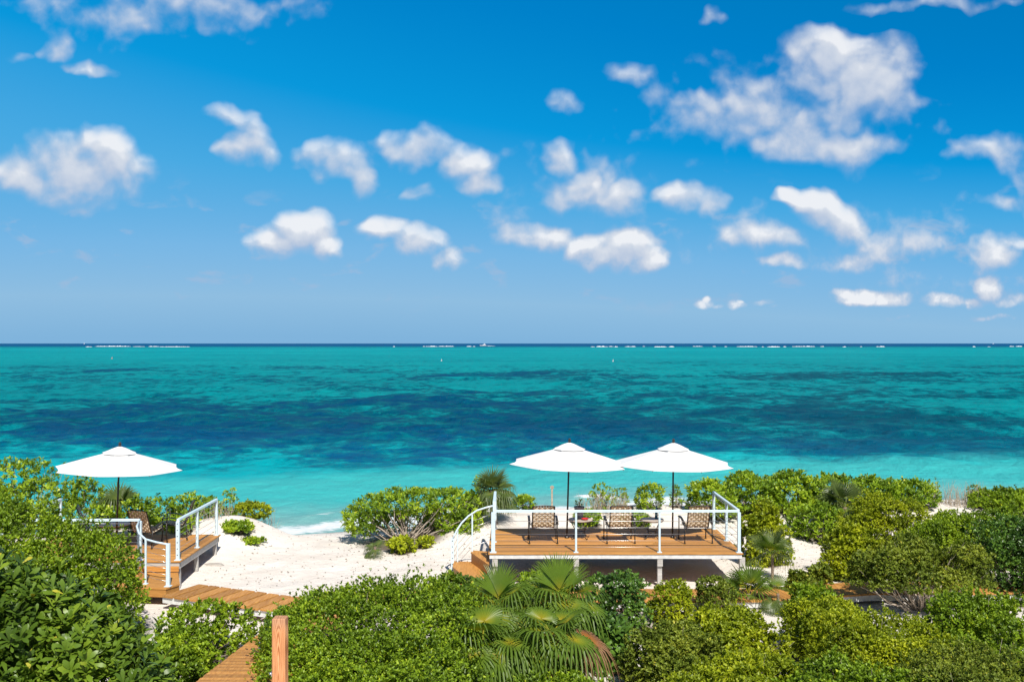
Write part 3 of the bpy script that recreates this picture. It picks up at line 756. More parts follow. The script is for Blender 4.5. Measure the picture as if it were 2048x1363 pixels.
CH = [((.73, 23.11, .754), R(1), 'strap-woven chair on the long deck, beside the plant pot table and nearest the steps'),
      ((2.53, 23.13, .754), R(2), 'strap-woven chair on the long deck, between the two round tables'),
      ((4.33, 23.13, .754), R(4), 'strap-woven chair on the long deck, against the end rail'),
      ((-8.72, 23.35, .604), R(-16), 'strap-woven chair by the stair opening of the shrub-hidden deck'),
      ((-10.35, 24.0, .604), R(-70), 'strap-woven chair almost wholly hidden by shrubs, left of the umbrella pole'),
      ((-8.0, 24.6, .604), R(100), 'strap-woven chair turned sideways at the back of the shrub-hidden deck')]
for i, (p, rz, lab) in enumerate(CH):
    c = chair0 if i == 0 else copy_tree(chair0)
    c.location = p; c.rotation_euler = (0, 0, rz); c.scale = (1, 1, .97); tag(c, lab, 'chair', 'strap-woven patio chairs')
def make_table():
    root = empty('side_table')
    b = MB(); b.lathe([(0, .425), (.27, .425), (.288, .432), (.292, .447), (.285, .46), (.27, .463), (.262, .460), (0, .460)], 36, smooth=False); b.build('table_top', M['stone'], root)
    b = MB(); b.lathe([(.262, .41), (.278, .41), (.278, .424), (.262, .424), (.262, .41)], 30); b.lathe([(.12, .14), (.135, .14), (.135, .155), (.12, .155), (.12, .14)], 20); b.build('ring', M['bronze'], root)
    for k in range(4):
        a = k * math.pi / 2 + .6; l = MB()
        l.tube([((r)*math.cos(a), r*math.sin(a), z) for r, z in ((.265, .415), (.245, .36), (.19, .28), (.145, .2), (.128, .147), (.135, .10), (.17, .05), (.215, .018), (.25, .012), (.268, .026), (.262, .045))], .010, 6)
        l.build('leg', M['bronze'], root)
    return root
t0 = make_table()
TB = [((1.63, 23.74, .754), 1.0, 'round cream-topped side table carrying a potted plant and a red dish'),
      ((3.34, 23.74, .754), .95, 'round cream-topped side table carrying a blue-green bottle'),
      ((-9.55, 23.95, .604), 1.22, 'round cream-topped side table beside the lone umbrella pole, behind shrubs')]
for i, (p, s, lab) in enumerate(TB):
    t = t0 if i == 0 else copy_tree(t0)
    t.location = p; t.scale = (s, s, 1); tag(t, lab, 'table', 'round side tables')
ZT = .754 + .464
b = MB(); b.lathe([(0, 0), (.085, 0), (.095, .02), (.118, .24), (.128, .245), (.128, .275), (.108, .275), (.104, .25), (0, .25)], 24)
pot = empty('planter_pot', (1.61, 23.86, ZT), 0, 'grey tapered plant pot with a small leafy plant on a side table', 'plant pot'); b.build('pot', M['pot'], pot)
b = MB(); b.lathe([(0, .0), (.05, .0), (.085, .03), (.09, .038), (.082, .036), (.05, .01), (0, .01)], 22); d = b.build('dish', M['red'], None, (1.73, 23.60, ZT)); tag(d, 'small red dish on the round table in front of the plant pot', 'dish')
b = MB(); b.lathe([(0, 0), (.032, 0), (.036, .01), (.036, .17), (.030, .20), (.015, .235), (.013, .29)], 18)
bt = empty('bottle', (3.45, 23.80, ZT), 0, 'slim blue-green bottle standing on the other side table', 'bottle'); b.build('bottle_body', M['glass'], bt)
b = MB(); b.lathe([(0, .312), (.015, .312), (.016, .285), (.0145, .285)], 12); b.build('bottle_cap', M['glass'], bt)

# ------------------------------------------------------------------ foreground post, handrail of the walk, stake, stone
pp = at(560, 1233, 6.6)
b = MB(); zt = pp.z; zb = H(pp.x, pp.y) - .3
b.box((0, .045, -(zt - zb) / 2 + 1.0), (.089, .089, zt - zb), None, .005)
post = empty('wooden_post', (pp.x, pp.y - .045, zt - 1.0), R(-1), 'square sawn pine post with a flat top, standing nearest the viewer', 'post'); b.build('timber', M['pine'], post)
b = MB(); b.tube([(-.0445, .03, .63), (-.052, .03, .63)], .018, 10); b.tube([(-.052, .03, .63), (-.066, .03, .63)], .009, 6); b.build('cable_bolt', M['steel'], post)
gp = [(-3.62, 15.9, 0), (-3.62, 15.9, 1.0), (-3.60, 15.87, 1.05), (-3.53, 15.8, 1.09), (-3.42, 15.7, 1.10), (-3.25, 15.6, 1.10), (-2.8, 15.4, 1.1)]
gz = 5.4 - (1258 - 686) / F_PX * 15.7
b = MB(); b.tube([(at(519, 0, 15.9).x - .02, 15.9, -.05), (at(520, 0, 15.9).x, 15.9, gz - .28), (at(526, 0, 15.85).x, 15.85, gz - .12), (at(533, 0, 15.8).x, 15.8, gz - .03), (at(545, 0, 15.7).x, 15.7, gz), (at(575, 0, 15.6).x, 15.6, gz + .02), (at(620, 0, 15.4).x, 15.4, gz + .02), (at(623, 0, 15.4).x, 15.4, -.05)], .024, 8)
tag(b.build('handrail', M['rail']), 'bent pale blue pipe handrail emerging from shrub leaves behind the pine post', 'handrail')
p = at(1104, 1008, 29.0); b = MB(); b.box((0, 0, .1), (.05, .03, .9), None, .004); b.box((0, -.02, .5), (.11, .012, .07)); tag(b.build('wooden_stake', M['dry'], None, p), 'thin pale wooden stake behind the first chair', 'stake')
p = at(427, 1140, 24.0); b = MB()
for i in range(1): b.lathe([(0, -.1), (.20, -.08), (.27, .0), (.22, .07), (.1, .1), (0, .105)], 9)
rk = b.build('flat_rock', M['rock'], None, (p.x, p.y, H(p.x, p.y) - .02)); rk.scale = (1, .7, .55); tag(rk, 'pale flat stone lying on the open sand beside the deck legs', 'rock')

# ------------------------------------------------------------------ boats, buoys, reef surf
def motor_boat():
    p = at(968, 0, 2300); root = empty('motor_yacht', (p.x, 2300, SEA), 0, 'white motor yacht with a flybridge far out near the horizon', 'boat')
    b = MB(); secs = []      # bow towards -x
    for t in np.linspace(0, 1, 13):
        x = -9 + 18 * t; bw = 2.5 * min(1, (t * 3.2) ** .6) if t > 0 else .05; sh = 3.0 - 1.4 * t ** .6
        secs.append([(x - (1 - t) ** 6 * 1.2, -bw, sh), (x, -bw * .75, .5), (x, 0, -.6), (x, bw * .75, .5), (x - (1 - t) ** 6 * 1.2, bw, sh)])
    vs = [v for s_ in secs for v in s_]; fs = []
    for i in range(12):
        for k in range(4): fs.append((i*5+k, i*5+k+1, (i+1)*5+k+1, (i+1)*5+k))
        fs.append((i*5+4, i*5, (i+1)*5, (i+1)*5+4))
    fs.append((60, 61, 62, 63, 64)); b.add(vs, fs); h = b.build('hull', M['boat'], root); bmesh_fix(h)
    b = MB(); b.add([(-4,-1.9,1.8),(4,-2,1.6),(4,2,1.6),(-4,1.9,1.8),(-1.6,-1.6,3.9),(3.2,-1.8,3.9),(3.2,1.8,3.9),(-1.6,1.6,3.9)], [(4,5,6,7),(0,1,5,4),(1,2,6,5),(2,3,7,6),(3,0,4,7)]); cb = b.build('cabin', M['boat'], root)
    b = MB(); b.box((0.9, -1.93, 3.0), (4.2, .06, .55)); b.box((.9, 1.93, 3.0), (4.2, .06, .55)); b.build('window', M['tinted'], cb)
    b = MB(); b.add([(-.4,-1.4,3.95),(2.6,-1.5,3.95),(2.6,1.5,3.95),(-.4,1.4,3.95),(.2,-1.3,5.1),(2.4,-1.4,5.0),(2.4,1.4,5.0),(.2,1.3,5.1)], [(4,5,6,7),(0,1,5,4),(1,2,6,5),(2,3,7,6),(3,0,4,7)])
    b.box((1.3, 0, 6.6), (2.6, 2.6, .15))
    for x in (.3, 2.3):
        for y in (-1.1, 1.1): b.tube([(x, y, 5.0), (x, y, 6.55)], .07, 5)
    b.tube([(1.3, 0, 6.6), (1.3, 0, 8.6)], .06, 5); b.build('flybridge', M['boat'], root)
    b = MB()
    rr = random.Random(5)
    vs = []; fs = []; n = 14
    for i in range(n + 1):
        w = 1.6 * (1 - i / n) + .3; x = 9 + i * 1.3
        vs += [(x, -w, .05), (x, 0, .75 * (1 - i / n) + .12), (x, w, .05)]
    for i in range(n): fs += [(3*i, 3*i+1, 3*i+4, 3*i+3), (3*i+1, 3*i+2, 3*i+5, 3*i+4)]
    b.add(vs, fs, True); w = b.build('wake', M['foam'], None, (p.x, 2300, SEA)); tag(w, 'white wake trailing behind the far yacht', None, None, 'stuff')
M['foam'] = plain('white_foam', (.75,.78,.78), .8, 0, .08, 2)
motor_boat()
def sail_boat(px, Y, hgt, label):
    p = at(px, 0, Y); root = empty('sailing_boat', (p.x, Y, SEA), 0, label, 'sailboat', 'sailboats on the horizon')
    b = MB(); vs = []; fs = []
    for i in range(7):
        t = i / 6; w = 1.3 * max(0., math.sin(math.pi * min(1, .08 + t * .8))); x = -5 + 10 * t
        vs += [(x, -w, 1.1), (x, 0, -.3), (x, w, 1.1)]
    for i in range(6): fs += [(3*i, 3*i+1, 3*i+4, 3*i+3), (3*i+1, 3*i+2, 3*i+5, 3*i+4), (3*i+2, 3*i, 3*i+3, 3*i+5)]
    b.add(vs, fs); b.build('hull', M['boat'], root)
    b = MB(); b.tube([(.2, 0, 1), (.2, 0, hgt)], .14, 6); b.build('mast', M['boat'], root)
    b = MB(); b.add([(.3, .05, 2), (4.6, .25, 2.2), (.3, .05, hgt - .5), (.3, -.02, 2), (4.6, .15, 2.2), (.3, -.02, hgt - .5)], [(0,1,2),(5,4,3),(0,3,4,1),(1,4,5,2),(2,5,3,0)]); b.build('sail', M['boat'], root)
sail_boat(168, 6500, 12, 'tiny pale sailboat on the horizon above the left-hand reef surf')
sail_boat(1986, 6800, 10, 'tiny pale sailboat on the horizon above the far right reef surf')
def make_buoy(m):
    root = empty('buoy')
    b = MB(); b.lathe([(0, -.4), (.32, -.35), (.42, 0), (.36, .22), (.17, .45), (.12, 1.0), (.06, 1.1), (0, 1.12)], 14); b.build('float', m, root)
    b = MB(); b.tube([(0, 0, 1.05), (0, 0, 1.35)], .03, 6); b.lathe([(0, 1.34), (.08, 1.36), (.08, 1.46), (0, 1.5)], 8); b.build('topmark', M['white_plastic'], root); return root
for px, py, m, lab in ((224, 717, 'orange', 'faded orange buoy floating off to the left, under the reef surf'), (883, 722, 'white_plastic', 'small white buoy floating below the motor yacht'), (1226, 723, 'white_plastic', 'small white buoy floating right of the yacht, above the two umbrellas')):
    Y = F_PX * 6.6 / (py - 686); q = make_buoy(M[m]); q.location = (at(px, 0, Y).x, Y, SEA); q.rotation_euler = (R(7), R(5), 0); q.scale = (.62,)*3; tag(q, lab, 'buoy', 'buoys')
def reef():
    rr = np.random.default_rng(4); b = MB()
    segs = [(1285,1290,.3),(1425,1432,.3),(1720,1724,.3),(172,184,.5),(190,262,1),(266,290,.4),(297,318,.9),(318,380,.55),(786,790,.8),(846,850,.6),(851,876,.9),(877,908,.95),(933,943,.8),(945,951,.7),(1181,1190,.5),(1192,1216,1),(1217,1228,.7),(1229,1236,.9),(1249,1272,.9),(1308,1335,.7),(1337,1349,.8),(1385,1406,.6),(1449,1454,.6),(1473,1515,.9),(1523,1528,.6),(1534,1560,.9),(1566,1573,.6),(1584,1630,1),(1640,1648,.8),(1684,1692,.6),(1752,1770,.8),(1945,1951,.8),(1975,1981,.7),(2018,2028,.9),(2031,2044,.9)]
    for a, c, s in segs:
        Y = 1860 + rr.uniform(-150, 150); xa, xb = at(a, 0, Y).x, at(c, 0, Y).x; n = max(4, int((xb - xa) / 1.5)); vs = []; fs = []
        for i in range(n + 1):
            x = xa + (xb - xa) * i / n; e = max(0., math.sin(math.pi * i / n)) ** .35; hgt = (.35 + rr.random() ** 1.5 * 1.4 * s) * e + .05
            vs += [(x, Y - 2.5, 0), (x, Y - 1.2, hgt * .8), (x, Y, hgt), (x, Y + 2.5, 0)]
        for i in range(n):
            for k in range(3): fs.append((4*i+k, 4*(i+1)+k, 4*(i+1)+k+1, 4*i+k+1))
        b.add(vs, fs, True)
    o = b.build('reef_surf', M['foam'], None, (0, 0, SEA)); tag(o, 'line of white surf breaking on the far reef', 'surf', None, 'stuff')
reef()

# ------------------------------------------------------------------ vegetation
def unit(v): return v / np.maximum(np.linalg.norm(v, axis=-1, keepdims=True), 1e-9)
TEMPL = {   # (along, across, lift) of a leaf, and its faces
 'small':  (np.array([(0,0,0),(.45,.5,.16),(1,0,0),(.45,-.5,.16)]), [(0,1,2),(0,2,3)]),
 'paddle': (np.array([(0,.07,0),(0,-.07,0),(.4,.30,.05),(.4,-.30,.05),(.74,.5,.04),(.74,-.5,.04),(.95,.30,-.04),(.95,-.30,-.04),(1.03,0,-.08)]), [(0,1,3,2),(2,3,5,4),(4,5,7,6),(6,7,8)]),
 'lance':  (np.array([(0,.1,0),(0,-.1,0),(.45,.5,.05),(.45,-.5,.05),(1,0,-.12)]), [(0,1,3,2),(2,3,4)]),
}
def leaf_mesh(name, pos, d, nrm, L, Wd, tint, kind, mat):
    T, faces = TEMPL[kind]; K = len(T)
    d = unit(d); s = unit(np.cross(d, nrm)); n = np.cross(s, d)
    V = pos[:,None,:] + d[:,None,:] * (T[None,:,0:1] * L[:,None,None]) + s[:,None,:] * (T[None,:,1:2] * Wd[:,None,None]) + n[:,None,:] * (T[None,:,2:3] * L[:,None,None])
    N_ = len(pos); base = (np.arange(N_) * K)[:,None]
    fl = np.concatenate([np.array(f) for f in faces]); counts = np.tile(np.array([len(f) for f in faces]), N_)
    loops = (base + fl[None,:]).ravel()
    return np_mesh(name, V.reshape(-1,3), counts, loops, mat, np.repeat(tint, K))
def rosette(tips, dirs, k, L, Wd, rng, spread=(.35, 1.15), tint0=None, tv=.5, back=.0):
    """k leaves round every tip, opening by a random angle from the twig direction"""
    n = len(tips); P = np.repeat(tips, k, 0); D = np.repeat(unit(dirs), k, 0)
    a = np.tile(np.arange(k) * 2.39996, n) + np.repeat(rng.random(n) * 6.28, k) + rng.normal(0, .25, n*k)
    e1 = unit(np.cross(D, np.array([.31, .12, .94]) + 0*D)); e2 = np.cross(D, e1)
    rad = e1 * np.cos(a)[:,None] + e2 * np.sin(a)[:,None]
    th = rng.uniform(spread[0], spread[1], n*k)[:,None]
    d = D * np.cos(th) + rad * np.sin(th); nr = D * np.sin(th) - rad * np.cos(th)
    P = P - D * (rng.random(n*k) * L * back)[:,None]
    sz = rng.uniform(.65, 1.15, n*k)
    t0 = np.repeat(tint0 if tint0 is not None else rng.random(n), k)
    t = np.clip(t0 * tv + rng.random(n*k) * (1 - tv), 0, 1)
    t = t * .82; t = np.where(rng.random(n*k) < .012, 1.0, t)
    return P, d, nr, L * sz, Wd * sz * rng.uniform(.85, 1.15, n*k), t

def limbs(root, base_pts, tips, rng, n_limb, r0, mat, wig=.10, name='branches', sides=5):
    b = MB()
    idx = rng.choice(len(tips), min(n_limb, len(tips)), replace=False)
    for i in idx:
        p0 = Vector(base_pts[rng.integers(len(base_pts))]); p1 = Vector(tips[i]); L = (p1 - p0).length
        pts = []; m = 7
        mid = p0.lerp(p1, .45) + Vector((rng.normal(0, wig), rng.normal(0, wig), -.10 * L + rng.normal(0, wig*.5)))
        for j in range(m):
            t = j / (m - 1); q = p0 * (1-t)**2 + mid * 2*t*(1-t) + p1 * t*t
            jit = wig * .32 * math.sin(math.pi * t)
            pts.append(q + Vector((rng.normal(0, jit), rng.normal(0, jit), rng.normal(0, jit))))
        r = r0 * rng.uniform(.55, 1.1)
        b.tube(pts, [r * (1 - .75 * j / (m - 1)) for j in range(m)], sides, cap=False)
    return b.build(name, mat, root)

SHRUB_N = 0
def shrub(px, D, w, dep, top, label, mat, n_tip, k, L, Wd, kind='small', seed=None, bottom=None, lobes=9, lob_r=(.30,.48), name='shrub', cat='shrub',
          spread=(.35,1.2), bark='bark_brown', n_limb=26, r0=.02, up=.45, group='coastal shrubs', tv=.55, lob_list=None, holes=.0, sprig=.10, stems=1, rough=.16, back=.8, flat=.8, dens=1.0):
    """a shrub: lobed crown of leaf rosettes on limbs. w, dep: size across and in depth; top: height of the crown top above sea datum"""
    global SHRUB_N; SHRUB_N += 1
    rng = np.random.default_rng(seed if seed is not None else 100 + SHRUB_N)
    if kind == 'small': dens *= 1.45; L *= 1.22; Wd *= 1.25
    else: dens *= 1.3; L *= 1.12; Wd *= 1.15
    if group == 'coastal shrubs' and kind == 'small': q_ = rng.uniform(.85, 1.35); L *= q_; Wd *= q_; dens /= q_ ** 1.5
    x = (px - CX) / F_PX * D; g = H(x, D); hgt = top - g
    root = empty(name, (x, D, g), 0, label, cat, group)
    if lob_list is None:
        lob_list = []
        for i in range(lobes):
            a = 2 * math.pi * (i + rng.random() * .6) / lobes; rr = math.sqrt(rng.uniform(.05, 1)) if i else 0
            lr = rng.uniform(*lob_r)
            lx = math.cos(a) * rr * w * .5 * (1 - lr * .75); ly = math.sin(a) * rr * dep * .5 * (1 - lr * .75)
            ht = hgt * (1 - .30 * rr * rr * rng.uniform(.3, 1.3) - (.22 * rng.random() if lobes > 13 else 0))
            rx = lr * w * .62; ry = lr * dep * .62; rz = min(hgt * .5, max(rx, ry) * flat) * rng.uniform(.85, 1.1)
            lob_list.append((lx, ly, ht - rz, rx, ry, rz))
            if ht - 2 * rz > (bottom if bottom is not None else .1):     # fill down to the ground
                lob_list.append((lx * 1.08, ly * 1.08, max(rz * .7, (ht - rz) * .45), rx * 1.0, ry * 1.0, max(.2, (ht - rz) * .5)))
    Lb = np.array(lob_list); area = (Lb[:,3] * Lb[:,4] + Lb[:,3] * Lb[:,5] + Lb[:,4] * Lb[:,5])
    n_tip = int(n_tip * dens); cand = int(n_tip * 4.2)
    li = rng.choice(len(Lb), cand, p=area / area.sum())
    dv = unit(rng.normal(size=(cand, 3)) + np.array([0, -.12, .30]))
    ro = vnoise(dv[:,0]*3.1 + li*7.7, dv[:,1]*3.1, dv[:,2]*3.1) - .5
    ro2 = vnoise(dv[:,0]*8 + li*3.3, dv[:,1]*8, dv[:,2]*8) - .5
    rad = 1 + ro * rough * 2.4 + ro2 * rough * 1.3 - np.where(rng.random(cand) < .72, np.abs(rng.normal(0, .09, cand)), rng.random(cand) * .5) + np.where(rng.random(cand) < sprig, rng.random(cand) ** 2 * .34, 0)
    P = Lb[li, :3] + dv * Lb[li, 3:] * rad[:,None]
    nrm = unit(dv / Lb[li, 3:])
    q = (((P[:,None,:] - Lb[None,:,:3]) / Lb[None,:,3:]) ** 2).sum(-1); q[np.arange(cand), li] = 9
    keep = (q.min(1) > .45) & (P[:,2] > (bottom if bottom is not None else .03))
    if holes > 0:
        hn = .65 * vnoise(P[:,0]*2.1 + 5, P[:,1]*2.1, P[:,2]*2.1) + .35 * vnoise(P[:,0]*5.5, P[:,1]*5.5 + 3, P[:,2]*5.5); keep &= hn > holes * 1.12
    P, nrm = P[keep][:n_tip], nrm[keep][:n_tip]; n = len(P)
    dr = unit(nrm * .75 + np.array([0, 0, up]) + rng.normal(0, .28, (n, 3)))
    clump = vnoise(P[:,0]*2.3 + seed_off(SHRUB_N), P[:,1]*2.3, P[:,2]*2.3)
    t0 = np.clip(.5 + (clump - .5) * 1.3 + rng.normal(0, .14, n), 0, 1)
    a = rosette(P, dr, k, L, Wd, rng, spread, t0, tv, back)
    link('foliage', leaf_mesh('foliage', *a, kind, mat), root)
    bp = [(rng.normal(0, .05 + .12 * (stems > 1) * w / 2), rng.normal(0, .05 + .05 * (stems > 1)), -.05) for _ in range(max(1, stems))]
    if n_limb: limbs(root, bp, P - dr * .03, rng, n_limb, r0, M[bark])
    if kind == 'small' and w > 1.2: limbs(root, bp, P + dr * rng.uniform(.02, .16, (n, 1)), rng, 26, .009, M['dry'], .12, 'twigs', 4)
    if hgt < 3: LITTER.append((x, D, max(w, dep) * (.5 if D < 22 else .36)))
    return root
def seed_off(i): return i * 13.7

# near left, dark paddle leaves
shrub(120, 11.6, 2.9, 2.6, 2.62, 'big dark glossy shrub with long paddle leaves filling the near left corner', M['L_paddle'], 2300, 9, .145, .047, 'paddle', lobes=11, seed=11, spread=(.5,1.25), n_limb=40, up=.6, tv=.6, lob_list=[
    (-.9,.1,1.75,.75,.8,.85),(-.35,.25,1.62,.7,.8,.72),(.2,.2,1.36,.62,.8,.65),(.65,.1,.98,.55,.7,.6),(.95,-.1,.5,.45,.6,.6),(-1.3,.3,1.95,.5,.6,.5),(-.75,-.65,.85,.8,.7,.8),(0,-.7,.65,.8,.7,.75),(.6,-.6,.3,.65,.6,.6),(-1.2,-.5,1.0,.6,.7,.9),(.35,-1.0,.15,.7,.5,.6),(-.5,-1.1,.4,.8,.5,.7)])
# left, fine yellow-green mass in front of the deck
shrub(95, 18.3, 3.6, 2.8, 2.72, 'tall fine-leaved yellow-green shrub screening the left deck', M['L_fine'], 9500, 6, .052, .027, 'small', rough=.22, holes=.16, sprig=.2, seed=12, n_limb=30, lob_list=[
    (-1.3,.1,1.9,.95,1.0,.75),(-.5,.3,1.75,.85,1.0,.70),(.25,.2,1.35,.8,.9,.75),(.95,.1,1.05,.70,.8,.85),(1.25,-.1,.65,.48,.6,.75),(-1.1,-.6,1.2,1.0,.8,.9),(-.2,-.7,.95,.95,.8,.9),(.6,-.6,.7,.8,.7,.8),(-.6,-1.1,.6,1.1,.6,.8),(.5,-.9,.3,.9,.6,.6)])
shrub(40, 26.6, 3.0, 2.2, 2.32, 'open rosette-leaved shrub behind the left deck, against the water', M['L_rosette'], 620, 9, .105, .040, 'paddle', seed=13, n_limb=60, r0=.018, bark='bark_pale', holes=.36, stems=4, lobes=12, lob_r=(.2,.34))
shrub(170, 27.0, 1.4, 1.3, 1.75, 'small rosette-leaved shrub standing just left of the lone umbrella pole', M['L_rosette'], 200, 9, .10, .038, 'paddle', seed=14, n_limb=30, r0=.014, bark='bark_pale', holes=.34, stems=3)
# low growth along the dune crest behind the left deck
for i, (px, D, w, tp, n) in enumerate(((205, 26.4, 1.1, 1.10, 150), (275, 27.0, 1.0, 1.28, 120), (325, 27.2, 1.1, 1.20, 120), (375, 27.4, 1.0, 1.26, 105), (415, 27.6, .9, 1.14, 90), (290, 26.0, 1.0, .92, 110), (365, 26.2, .9, .82, 80))):
    shrub(px, D, w, 1.0, tp, ['sprawling sea-lettuce shrub on the left dune crest, under the umbrella edge', 'sea-lettuce shrub on the left dune crest, right of the umbrella pole', 'sea-lettuce shrub on the left dune crest, halfway between pole and rail', 'tall sprigged sea-lettuce shrub left of the deck rail', 'sea-lettuce shrub on the dune, behind the top of the deck rail', 'low sea-lettuce shrub behind the strap chair by the stair opening', 'low sparse sea-lettuce shrub behind the deck floor'][i], M['L_rosette'], n, 8, .10, .040, 'paddle', seed=30+i, n_limb=28, r0=.011, bark='dry', holes=.36, sprig=.35, rough=.3, stems=4, group='sea-lettuce shrubs on the dune')
shrub(478, 26.4, .95, .9, .66, 'low leafy shrub on the dune face right of the left deck', M['L_rosette'], 130, 8, .095, .04, 'paddle', seed=41, n_limb=20, r0=.01, holes=.42, sprig=.4, rough=.35, stems=3, group='sea-lettuce shrubs on the dune')
shrub(505, 26.0, .6, .6, .30, 'little leafy sprig at the foot of the dune face', M['L_rosette'], 45, 8, .09, .04, 'paddle', seed=42, n_limb=10, r0=.008, holes=.40, sprig=.4, rough=.35, group='sea-lettuce shrubs on the dune')
shrub(500, 28.0, 1.5, .8, .95, 'mat of low creeping leaves along the left dune lip', M['L_yellow'], 420, 6, .06, .035, 'small', seed=43, n_limb=14, r0=.008, holes=.3, group='sea-lettuce shrubs on the dune')
# branching shrub on the beach
def umbrella_shrub():
    D = 26.9; px = 812; lobl = []
    for dx, z, r, rz in ((-1.35,.62,.42,.34),(-.95,.90,.50,.36),(-.5,1.00,.55,.36),(0,1.05,.55,.34),(.5,1.08,.55,.34),(.95,1.06,.55,.36),(1.35,1.0,.5,.40),(1.75,.86,.46,.42),(-.9,.55,.3,.2),(1.1,.62,.45,.3),(1.5,.42,.4,.3),(-1.2,.38,.4,.26),(1.15,.36,.42,.3),(1.7,.4,.36,.3)):
        lobl.append((dx, .25, z, r, .75, rz))
    for dx, z in ((-.3,.80),(.3,.85),(.8,.82)): lobl.append((dx, .75, z, .55, .5, .5))
    for dx in (-.5, .1, .7): lobl.append((dx, .8, .40, .5, .35, .32))
    r_ = shrub(px, D, 3.4, 1.6, 1.5, 'spreading beach shrub with a flat leafy crown over bare pale forking stems', M['L_rosette'], 1050, 9, .105, .036, 'paddle', seed=50, lob_list=lobl, bottom=.16, n_limb=78, r0=.028, bark='bark_pale', spread=(.4,1.3), stems=1)
    bo = [c for c in r_.children if c.name.startswith('branches')][0]
umbrella_shrub()
shrub(805, 25.6, .75, .6, .42, 'bright young shrub at the foot of the branching beach shrub', M['L_yellow'], 120, 9, .10, .036, 'paddle', seed=51, n_limb=12, r0=.008)
shrub(850, 25.9, .55, .5, .36, 'sparse yellowish shrublet right of the bright young shrub on the sand', M['L_yellow'], 50, 8, .09, .034, 'paddle', seed=52, n_limb=8, r0=.008, holes=.3)
# near centre
shrub(705, 15.0, 3.3, 3.8, 1.50, 'broad dense small-leaved shrub behind the pine post', M['L_fine'], 12000, 6, .044, .024, 'small', rough=.2, holes=.10, dens=1.2, sprig=.2, seed=60, n_limb=30, lob_list=[
    (-.95,.6,.55,.65,.9,.62),(-.55,1.2,.72,.8,.9,.62),(.1,1.5,.82,.8,.8,.6),(.8,1.5,.85,.8,.8,.58),(1.3,1.1,.8,.7,.8,.6),(-.82,-.2,.45,.60,.9,.65),(-.4,.3,.72,.9,1.0,.66),(.5,.4,.8,.95,1.0,.66),(1.25,.2,.7,.7,.9,.7),(-.45,-1.1,.45,.75,.9,.68),(.2,-1.0,.6,1.0,.9,.7),(1.1,-1.0,.55,.85,.9,.7),(.15,-1.9,.4,.9,.7,.7),(1,-1.9,.4,.9,.7,.7)])
shrub(412, 17.0, 1.55, 1.8, .98, 'open light green shrub with sand showing through, left of the plank walk', M['L_fine'], 1300, 6, .060, .036, 'small', dens=.8, seed=61, n_limb=70, r0=.014, holes=.40, stems=4, bark='bark_brown', lobes=12, lob_r=(.2,.36))
shrub(335, 14.8, 1.1, 1.8, .95, 'low light green shrub in front of the sandy gap by the plank walk', M['L_fine'], 1500, 6, .056, .034, 'small', seed=62, n_limb=50, r0=.014, holes=.30, stems=3)
shrub(566, 16.9, .6, .8, .95, 'small dense shrublet between the plank walk and the broad shrub', M['L_dark'], 800, 6, .045, .026, 'small', seed=63, n_limb=12)
# between palms and the long deck
shrub(905, 19.4, 1.2, .9, .92, 'mid-green shrub with long leaves at the foot of the deck steps', M['L_paddle'], 330, 9, .10, .036, 'paddle', seed=64, n_limb=18)
shrub(985, 18.8, 1.0, .9, .98, 'mid-green shrub with long leaves right of the deck steps', M['L_paddle'], 280, 9, .11, .04, 'paddle', seed=65, n_limb=18)
shrub(1085, 20.1, 1.3, .8, .80, 'leafy green shrub beneath the deck edge, behind the lime palm', M['L_rosette'], 300, 9, .09, .034, 'paddle', seed=66, n_limb=18)
shrub(1240, 18.9, 1.35, 1.1, 1.10, 'rounded dark glossy shrub below the middle deck post', M['L_dark'], 520, 8, .075, .034, 'paddle', seed=67, n_limb=20)
shrub(1215, 16.6, .9, .9, .85, 'large-leaved dark shrublet just right of the palms', M['L_dark'], 150, 8, .13, .055, 'paddle', seed=68, n_limb=12, holes=.2)
shrub(1345, 19.4, 1.0, .8, .80, 'twiggy yellow-green shrub in front of the second deck post', M['L_yellow'], 900, 5, .045, .024, 'small', seed=69, n_limb=40, r0=.009, holes=.30, stems=4)
shrub(1430, 19.7, .85, .6, .80, 'compact rounded green shrublet left of the low fan palm', M['L_olive'], 700, 5, .045, .024, 'small', seed=70, n_limb=14)
# near right mass
FR = [(1110, 13.6, 2.2, 2.0, .78, 'L_fine', 3600, 'low green shrub at the bottom edge under the palms'),
      (1365, 15.3, 1.7, 2.2, 1.06, 'L_olive', 4200, 'olive shrub right of the palms with a sandy gap behind'),
      (1470, 16.8, 1.6, 1.8, .98, 'L_yellow', 3400, 'golden-green shrub in front of the low fan palm'),
      (1668, 17.2, 1.7, 1.9, 1.05, 'L_yellow', 4200, 'golden-green shrub just right of the sandy gap'),
      (1500, 13.6, 2.3, 2.2, 1.18, 'L_yellow', 5200, 'wide yellow-green shrub along the bottom edge, right of centre'),
      (1760, 15.4, 2.2, 2.2, 1.28, 'L_yellow', 5200, 'yellow-green shrub below the tree with the pale forked trunk'),
      (1965, 16.2, 2.2, 2.2, 1.38, 'L_fine', 5200, 'green shrub at the right edge below the dark thicket'),
      (1720, 12.8, 2.4, 2.0, 1.30, 'L_fine', 4800, 'wide green shrub along the bottom edge, between its yellow neighbour and the corner'),
      (1960, 12.9, 2.3, 2.2, 1.52, 'L_olive', 4800, 'olive shrub filling the bottom right corner'),
      (1320, 12.6, 1.5, 1.4, .90, 'L_olive', 2600, 'dull green shrub along the bottom edge below the sandy gap')]
